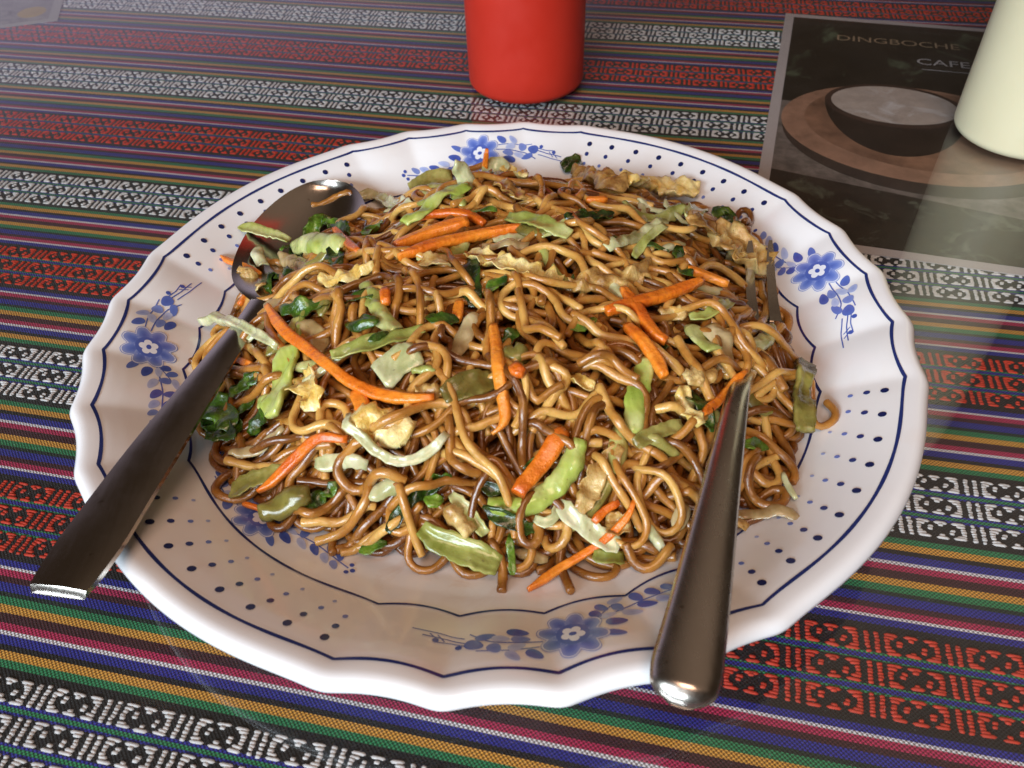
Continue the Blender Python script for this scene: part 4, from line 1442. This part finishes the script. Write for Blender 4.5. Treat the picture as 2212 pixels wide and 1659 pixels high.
put('white_cabbage', 'white bean sprout at the front beside the fork handle', 'D', [(1140, 1190), (1200, 1290), (1250, 1360)], 58, th=.003)
put('stem', 'pale green slab lying on the plate at the front edge', 'C', [(1540, 1220), (1700, 1330), (1900, 1420), (2070, 1480)], 165, th=.0018)
put('olive', 'thick olive stem chunk at the front left edge', 'C', [(440, 1120), (600, 1080), (790, 1010)], 150, th=.003)
put('olive', 'pointed olive cabbage tip on the plate at the left front', 'C', [(215, 990), (400, 900), (590, 850)], 115, taper=(.1, .8))
put('white_cabbage', 'white stem piece between noodles at the front left', 'C', [(820, 800), (980, 810), (1180, 830)], 100)
put('stem', 'pale stem strip beside the dark egg roll at the front', 'C', [(1740, 960), (1860, 1100), (1980, 1270)], 80)
put('white_cabbage', 'glassy white stem at the front below the brown strand', 'C', [(1200, 1050), (1300, 1000), (1400, 960)], 110)
put('olive', 'olive cabbage slab lying apart on the plate rim at the right', 'B', [(2240, 1450), (2180, 1640), (2200, 1800), (2210, 1960)], 130, th=.0022)
put('white_cabbage', 'tiny pale sprout sliver on the plate at the right', 'D', [(2080, 830), (2110, 900), (2180, 980)], 34, th=.0012)
put('stem', 'pale green end under the thin carrot at the front', 'D', [(780, 1400), (880, 1420), (990, 1410)], 90)
put('stem', 'small pale stem tip right of the fan shaped cabbage', 'A', [(1480, 1560), (1560, 1545), (1640, 1550)], 50)
put('white_cabbage', 'curled white cabbage end beside the big curved stem', 'D', [(380, 1170), (440, 1220), (510, 1180), (540, 1060), (600, 1040)], 60)
# --- leaves
put('leaf', 'bright green leaf folded over the stem beside the spoon bowl', 'A', [(590, 740), (680, 640), (800, 520), (900, 490), (1040, 570)], 85)
put('leaf', 'dark glossy leaf left of the long carrot top', 'A', [(590, 1130), (720, 1120), (890, 1060)], 120)
put('leaf', 'shiny green leaf below the bright stem chunk on the left', 'A', [(480, 960), (560, 880), (640, 930)], 120)
put('leaf', 'dark folded leaf in the left middle of the heap', 'A', [(1030, 1220), (1150, 1230), (1260, 1220)], 105)
put('leaf', 'small dark leaf scrap lying on the long pale stem', 'A', [(1190, 1390), (1250, 1330), (1315, 1280)], 62, lift=.003)
put('leaf', 'dark green leaf behind the upright noodle in the middle', 'A', [(1570, 1160), (1680, 1180), (1800, 1180)], 95)
put('leaf', 'thin green shred over the carrots at the back', 'A', [(1880, 440), (1960, 450), (2060, 440)], 50, lift=.004)
put('leaf', 'dark leaf tip standing at the back rim of the heap', 'B', [(590, 110), (640, 40), (700, 15)], 120, lift=.002)
put('leaf', 'dark glossy leaf at the upper right beside the noodle loop', 'B', [(1600, 440), (1690, 440), (1750, 510)], 135)
put('leaf', 'tiny green leaf fleck beside the right carrot', 'B', [(1230, 1340), (1310, 1325)], 46, lift=.002)
put('leaf', 'green leaf bit under noodles in the middle', 'B', [(620, 1240), (700, 1200), (800, 1150)], 85)
put('leaf', 'dark leaf bit right of the wide flat carrot', 'B', [(160, 1300), (230, 1260), (260, 1230)], 95)
put('leaf', 'small green fleck at the end of the browned egg', 'B', [(600, 950), (630, 910), (640, 880)], 42, lift=.003)
put('leaf', 'dark leaf at the left edge beside the spoon handle', 'C', [(50, 400), (100, 500), (150, 610)], 125)
put('leaf', 'curled bright leaf next to the spoon handle', 'C', [(250, 590), (270, 440), (390, 290)], 105)
put('leaf', 'shiny dark leaf under the wide upright stem', 'C', [(350, 540), (440, 450), (530, 500)], 140)
put('leaf', 'dark leaf behind the olive chunk at the front left', 'C', [(700, 1080), (780, 1050), (860, 950)], 120)
put('leaf', 'small green leaf beside the olive chunk at the front', 'C', [(880, 1040), (940, 970), (980, 950)], 90)
put('leaf', 'flat green leaf end under the front noodles', 'C', [(1110, 1360), (1200, 1330), (1300, 1300)], 75)
put('leaf', 'dark glossy leaf under the big curved stem at the front', 'D', [(40, 1110), (200, 1220), (400, 1260)], 105)
put('leaf', 'glossy leaf left of the big curved stem', 'D', [(10, 950), (80, 970), (160, 990)], 95)
put('leaf', 'small leaf scrap near the thin carrot at the front', 'D', [(1070, 1200), (1100, 1160), (1140, 1120)], 62, lift=.002)
put('leaf', 'narrow green leaf against the fork neck', 'D', [(1570, 440), (1640, 400), (1710, 350)], 60)
put('leaf', 'green leaf tip right of the fork handle', 'D', [(1800, 690), (1880, 650), (1980, 670)], 80)
put('leaf', 'thin green strip hanging at the front edge', 'D', [(210, 1300), (220, 1400), (225, 1520)], 55)
put('leaf', 'tiny green stripe along the wide flat carrot at the front', 'D', [(300, 850), (360, 800), (415, 740)], 46, lift=.005)
put('leaf', 'dark leaf between noodles at the front', 'C', [(1560, 1010), (1620, 1040), (1690, 1020)], 80)
put('leaf', 'dark shred below the pale cabbage at the back left', 'A', [(1040, 265), (1080, 300), (1120, 310)], 70)
put('leaf', 'large dark leaf clump under the spoon handle at the left edge', 'C', [(60, 330), (160, 420), (260, 520)], 190, lift=.003)
put('leaf', 'bright torn leaf beneath the spoon handle at the left edge', 'C', [(150, 500), (220, 580), (200, 640)], 130, lift=.003)
put('leaf', 'upper green leaf of the clump beside the spoon handle', 'C', [(230, 330), (330, 250), (440, 190)], 120, lift=.003)
# --- egg
put('egg', 'crumbly golden egg lump on the left above the green stem', 'A', [(840, 900), (1000, 860), (1120, 820), (1220, 790)], 170, lump=0.00056)
put('egg', 'long golden egg strip across the middle of the heap', 'B', [(-90, 710), (60, 760), (200, 800), (380, 860), (570, 930)], 165, lump=0.00052)
put('brown_egg', 'browned crusty egg strip right of the golden strip', 'B', [(630, 950), (780, 890), (950, 890), (1100, 830), (1200, 750)], 175, lump=0.00063)
put('egg', 'yellow egg roll lying at the back rim of the heap', 'B', [(1000, 250), (1150, 270), (1350, 280), (1510, 270)], 180, th=.0035, lump=0.00049, m=13)
put('brown_egg', 'brown egg roll end beside the yellow egg at the back', 'B', [(660, 110), (780, 190), (900, 230), (1010, 250)], 180, th=.0035, lump=0.00049)
put('brown_egg', 'large crumpled egg sheet at the right edge over the fork', 'B', [(1600, 640), (1740, 690), (1840, 790), (1920, 900)], 330, lump=0.00077, ruffle=.004, th=.0018)
put('egg', 'crisp egg shred left of the fork neck', 'D', [(1400, 270), (1420, 400), (1450, 500), (1510, 600)], 130, lump=0.00042)
put('brown_egg', 'wrinkled brown egg strip at the front left of the fork', 'D', [(960, 680), (860, 790), (780, 900), (720, 1050), (680, 1180)], 140, lump=0.00056)
put('egg', 'yellow egg piece cupped by the pale curved cabbage', 'C', [(1080, 530), (1260, 570), (1360, 620), (1480, 640)], 260, th=.002, lump=0.00052, ruffle=.003)
put('egg', 'flat egg piece left of the arched noodle at the front', 'C', [(720, 200), (790, 300), (860, 440)], 190, lump=0.00045)
put('brown_egg', 'small brown egg flake at the left edge near the spoon', 'A', [(310, 880), (380, 910), (450, 960)], 105)
put('egg', 'pale egg flake with green edge in the middle right', 'D', [(640, 170), (700, 250), (780, 310)], 115)
put('brown_egg', 'brown egg shred under the straight carrot stick', 'B', [(1230, 1080), (1320, 1110), (1420, 1130)], 95)
put('brown_egg', 'brown egg crumb above the thin front carrot', 'D', [(860, 1180), (940, 1200), (1030, 1200)], 150)
put('brown_egg', 'brown egg crumb against the front of the fork handle', 'D', [(1720, 1150), (1790, 1160), (1850, 1180)], 90)
put('brown_egg', 'brown egg flake above the long golden strip', 'A', [(1540, 770), (1640, 790), (1750, 800)], 140)
put('brown_egg', 'dark egg roll at the front under the pale stem', 'C', [(1720, 1090), (1800, 1200), (1890, 1300)], 140, th=.003)
put('brown_egg', 'brown egg crumbs near the crest at the back', 'B', [(80, 260), (180, 300), (300, 350)], 130)
put('brown_egg', 'brown egg crumb under the long carrot end', 'C', [(1500, 330), (1580, 310), (1680, 330)], 100)
put('brown_egg', 'brown egg pieces beside the large crumpled egg', 'B', [(1420, 560), (1520, 580), (1620, 590)], 130)
put('brown_egg', 'brown egg crumb left of the fork neck', 'D', [(1400, 250), (1500, 230), (1620, 220)], 150)
put('egg', 'pale egg crumb on the crest beside the white cabbage', 'B', [(150, 150), (220, 160), (300, 190)], 90)
# shreds and leaf bits mixed all through the heap
gs = np.random.default_rng(77)
for k in range(46):
    x, y = rand_in_foot(gs, .010)
    th = gs.uniform(0, math.pi)
    L = gs.uniform(.010, .024)
    b_ = gs.uniform(-.5, .5)
    q_ = np.linspace(-.5, .5, 12)
    xy = np.stack([x + L * (q_ * math.cos(th) - b_ * q_ * q_ * math.sin(th)), y + L * (q_ * math.sin(th) + b_ * q_ * q_ * math.cos(th))], -1)
    SEED[0] += 1
    if k % 4 == 3:
        o = ribbon('green_leaf', xy * 1.0, gs.uniform(.003, .006), .00045, 'leaf', SEED[0], taper=(.3, .4), curl=.2, ruffle=.002, ragged=.5, m=9, stiff=4, lift=.0012)
        tag(o, 'tiny green leaf scrap scattered among the noodles', 'leaf', 'tiny leaf scraps in the noodles')
    else:
        o = ribbon('cabbage_shred', xy, gs.uniform(.0022, .0055), .0009, ('white_cabbage', 'stem', 'olive', 'white_cabbage')[k % 3], SEED[0], taper=(.25, .35), curl=-.3, ruffle=.001, ragged=.15, m=7, stiff=5, lift=.0012)
        tag(o, 'thin pale cabbage shred mixed in among the noodles', 'cabbage', 'thin cabbage shreds in the noodles')
top_noodles(1)
# loose strands that cross over the vegetables
nn = 0
while nn < 44:
    x, y = rand_in_foot(gs, .008)
    k += 1
    xy = random_strand(x, y, gs.uniform(.022, .050), 9000 + k)
    if len(xy) < 14: continue
    noodle(xy, 9000 + k, None, NR * gs.uniform(.92, 1.05), 5, .0016)
    nn += 1
LONE = [
 ('D', [(60, 60), (150, 180), (250, 290), (300, 420), (300, 560), (290, 700), (300, 830)], 'long pale noodle running down the middle beside the wide flat carrot'),
 ('B', [(1740, 470), (1790, 370), (1860, 370), (1870, 440), (1810, 490)], 'noodle loop standing alone at the upper right beside a dark leaf'),
 ('D', [(1000, 1340), (1060, 1420), (1160, 1450), (1250, 1400), (1310, 1330)], 'noodle curled like a hook at the front next to the fork handle'),
 ('D', [(70, 1310), (140, 1400), (160, 1500), (150, 1600)], 'noodle end hanging onto the plate at the very front'),
 ('D', [(1900, 740), (1840, 830), (1860, 950), (1960, 1030), (2080, 1010), (2110, 930), (2030, 910), (1920, 960)], 'coiled noodle lying on the plate right of the fork handle'),
 ('D', [(1830, 300), (1950, 230), (2100, 200), (2230, 220), (2290, 330), (2250, 430), (2330, 480), (2440, 430), (2450, 360), (2390, 310)], 'noodle loop reaching out furthest right across the plate line'),
 ('C', [(1400, 1000), (1440, 1130), (1480, 1240), (1540, 1370)], 'dark reddish brown noodle hanging down at the front'),
]
for crop, pts, lab in LONE:
    sd_ += 1
    xy, _ = path_on_heap(crop, pts)
    noodle(resample(xy, .0008), sd_, lab, NR * 1.06, 4, .0009, False, 0)
# --- carrots
put('carrot', 'long curved bright carrot stick on the left of the heap', 'A', [(505, 1125), (610, 1260), (760, 1400), (920, 1520), (1100, 1642), (1300, 1730), (1480, 1775), (1640, 1785)], 84, taper=(.6, .5), lift=.002)
put('carrot', 'thick carrot stick at the back, upper of the two crossing', 'A', [(1360, 650), (1600, 570), (1860, 490)], 100)
put('carrot', 'long carrot stick at the back, lower of the two crossing', 'A', [(1380, 750), (1700, 640), (2000, 570), (2225, 520)], 80, taper=(.3, .5))
put('carrot', 'curved carrot strip behind the thick carrot stick', 'A', [(1480, 480), (1640, 415), (1850, 420), (1970, 490)], 62)
put('carrot', 'thin pointed carrot shred at the left edge over the spoon', 'A', [(140, 665), (240, 760), (340, 830), (450, 900)], 46, taper=(.15, .7))
put('carrot', 'short carrot scrap with burnt spots near the green stem', 'A', [(950, 570), (1040, 640), (1110, 700)], 56)
put('carrot', 'small carrot end poking up in the left middle', 'A', [(1800, 1030), (1790, 1090), (1780, 1160)], 75)
put('carrot', 'small carrot cube under the arched noodle on the left', 'A', [(1295, 990), (1300, 1090)], 75)
put('carrot', 'carrot stick running down under the straight one', 'B', [(980, 970), (1080, 1110), (1200, 1260), (1280, 1320)], 84)
put('carrot', 'straight level carrot stick on the right of the heap', 'B', [(865, 1115), (1180, 1040), (1515, 960)], 84, taper=(.8, .6), stiff=20, lift=.001)
put('carrot', 'carrot stick slanting down toward the leafy green stem', 'B', [(1005, 1205), (1110, 1330), (1200, 1450), (1260, 1610)], 86)
put('carrot', 'dark orange carrot strip below the large crumpled egg', 'B', [(1420, 830), (1560, 910), (1690, 1000)], 66)
put('carrot', 'short carrot end at the back beside the noodle loop', 'B', [(730, 325), (800, 330), (875, 330)], 52)
put('carrot', 'upright flat carrot strip in the middle narrowing downward', 'B', [(95, 1215), (120, 1400), (135, 1580), (165, 1760), (180, 1880), (150, 1960), (90, 2005)], 88, taper=(.9, .3), cross=5)
put('carrot', 'small carrot chunk right of the upright carrot strip', 'D', [(230, 220), (270, 270), (310, 300)], 92)
put('carrot', 'pointed carrot strip leaning on the fork neck', 'D', [(1810, 185), (1700, 290), (1600, 400), (1500, 520)], 66, taper=(.4, .4))
put('carrot', 'wide flat carrot slab on the big curved stem at the front', 'D', [(580, 545), (500, 700), (400, 850), (300, 1000), (265, 1075)], 128, taper=(.7, .8), th=.003)
put('carrot', 'long thin carrot strip trailing onto the plate at the front', 'D', [(1050, 1100), (1000, 1200), (850, 1310), (700, 1390), (540, 1480), (330, 1600)], 62, taper=(.5, .3))
put('carrot', 'short carrot strip under the brown egg at the front', 'D', [(950, 1070), (850, 1130), (780, 1220)], 62)
put('carrot', 'curved carrot strip at the front left ending on the plate', 'C', [(1060, 710), (850, 720), (700, 780), (600, 860), (520, 930), (430, 985)], 74, taper=(.7, .3))
put('carrot', 'dark carrot scrap on the plate at the front left', 'C', [(305, 1015), (370, 1030), (445, 1045)], 36)
put('carrot', 'orange carrot piece above the yellow egg in front', 'C', [(1090, 280), (1140, 390), (1150, 480)], 105)
put('carrot', 'thin carrot tip standing up at the back edge', 'A', [(1968, 110), (1970, 40), (1975, -10), (1985, -75)], 40, taper=(.8, .5), upright=True)
put('carrot', 'reddish carrot scrap beside the spoon handle', 'C', [(200, 60), (280, 70), (370, 90)], 55)
put('carrot', 'thin orange shred on the far left near the spoon neck', 'A', [(300, 1090), (330, 1030), (370, 970)], 48)
put('white_cabbage', 'pale curved cabbage ribbon cupping the yellow egg', 'C', [(1065, 500), (1080, 640), (1200, 740), (1350, 830), (1500, 825), (1650, 730), (1725, 640)], 64, th=.0018, curl=.3)
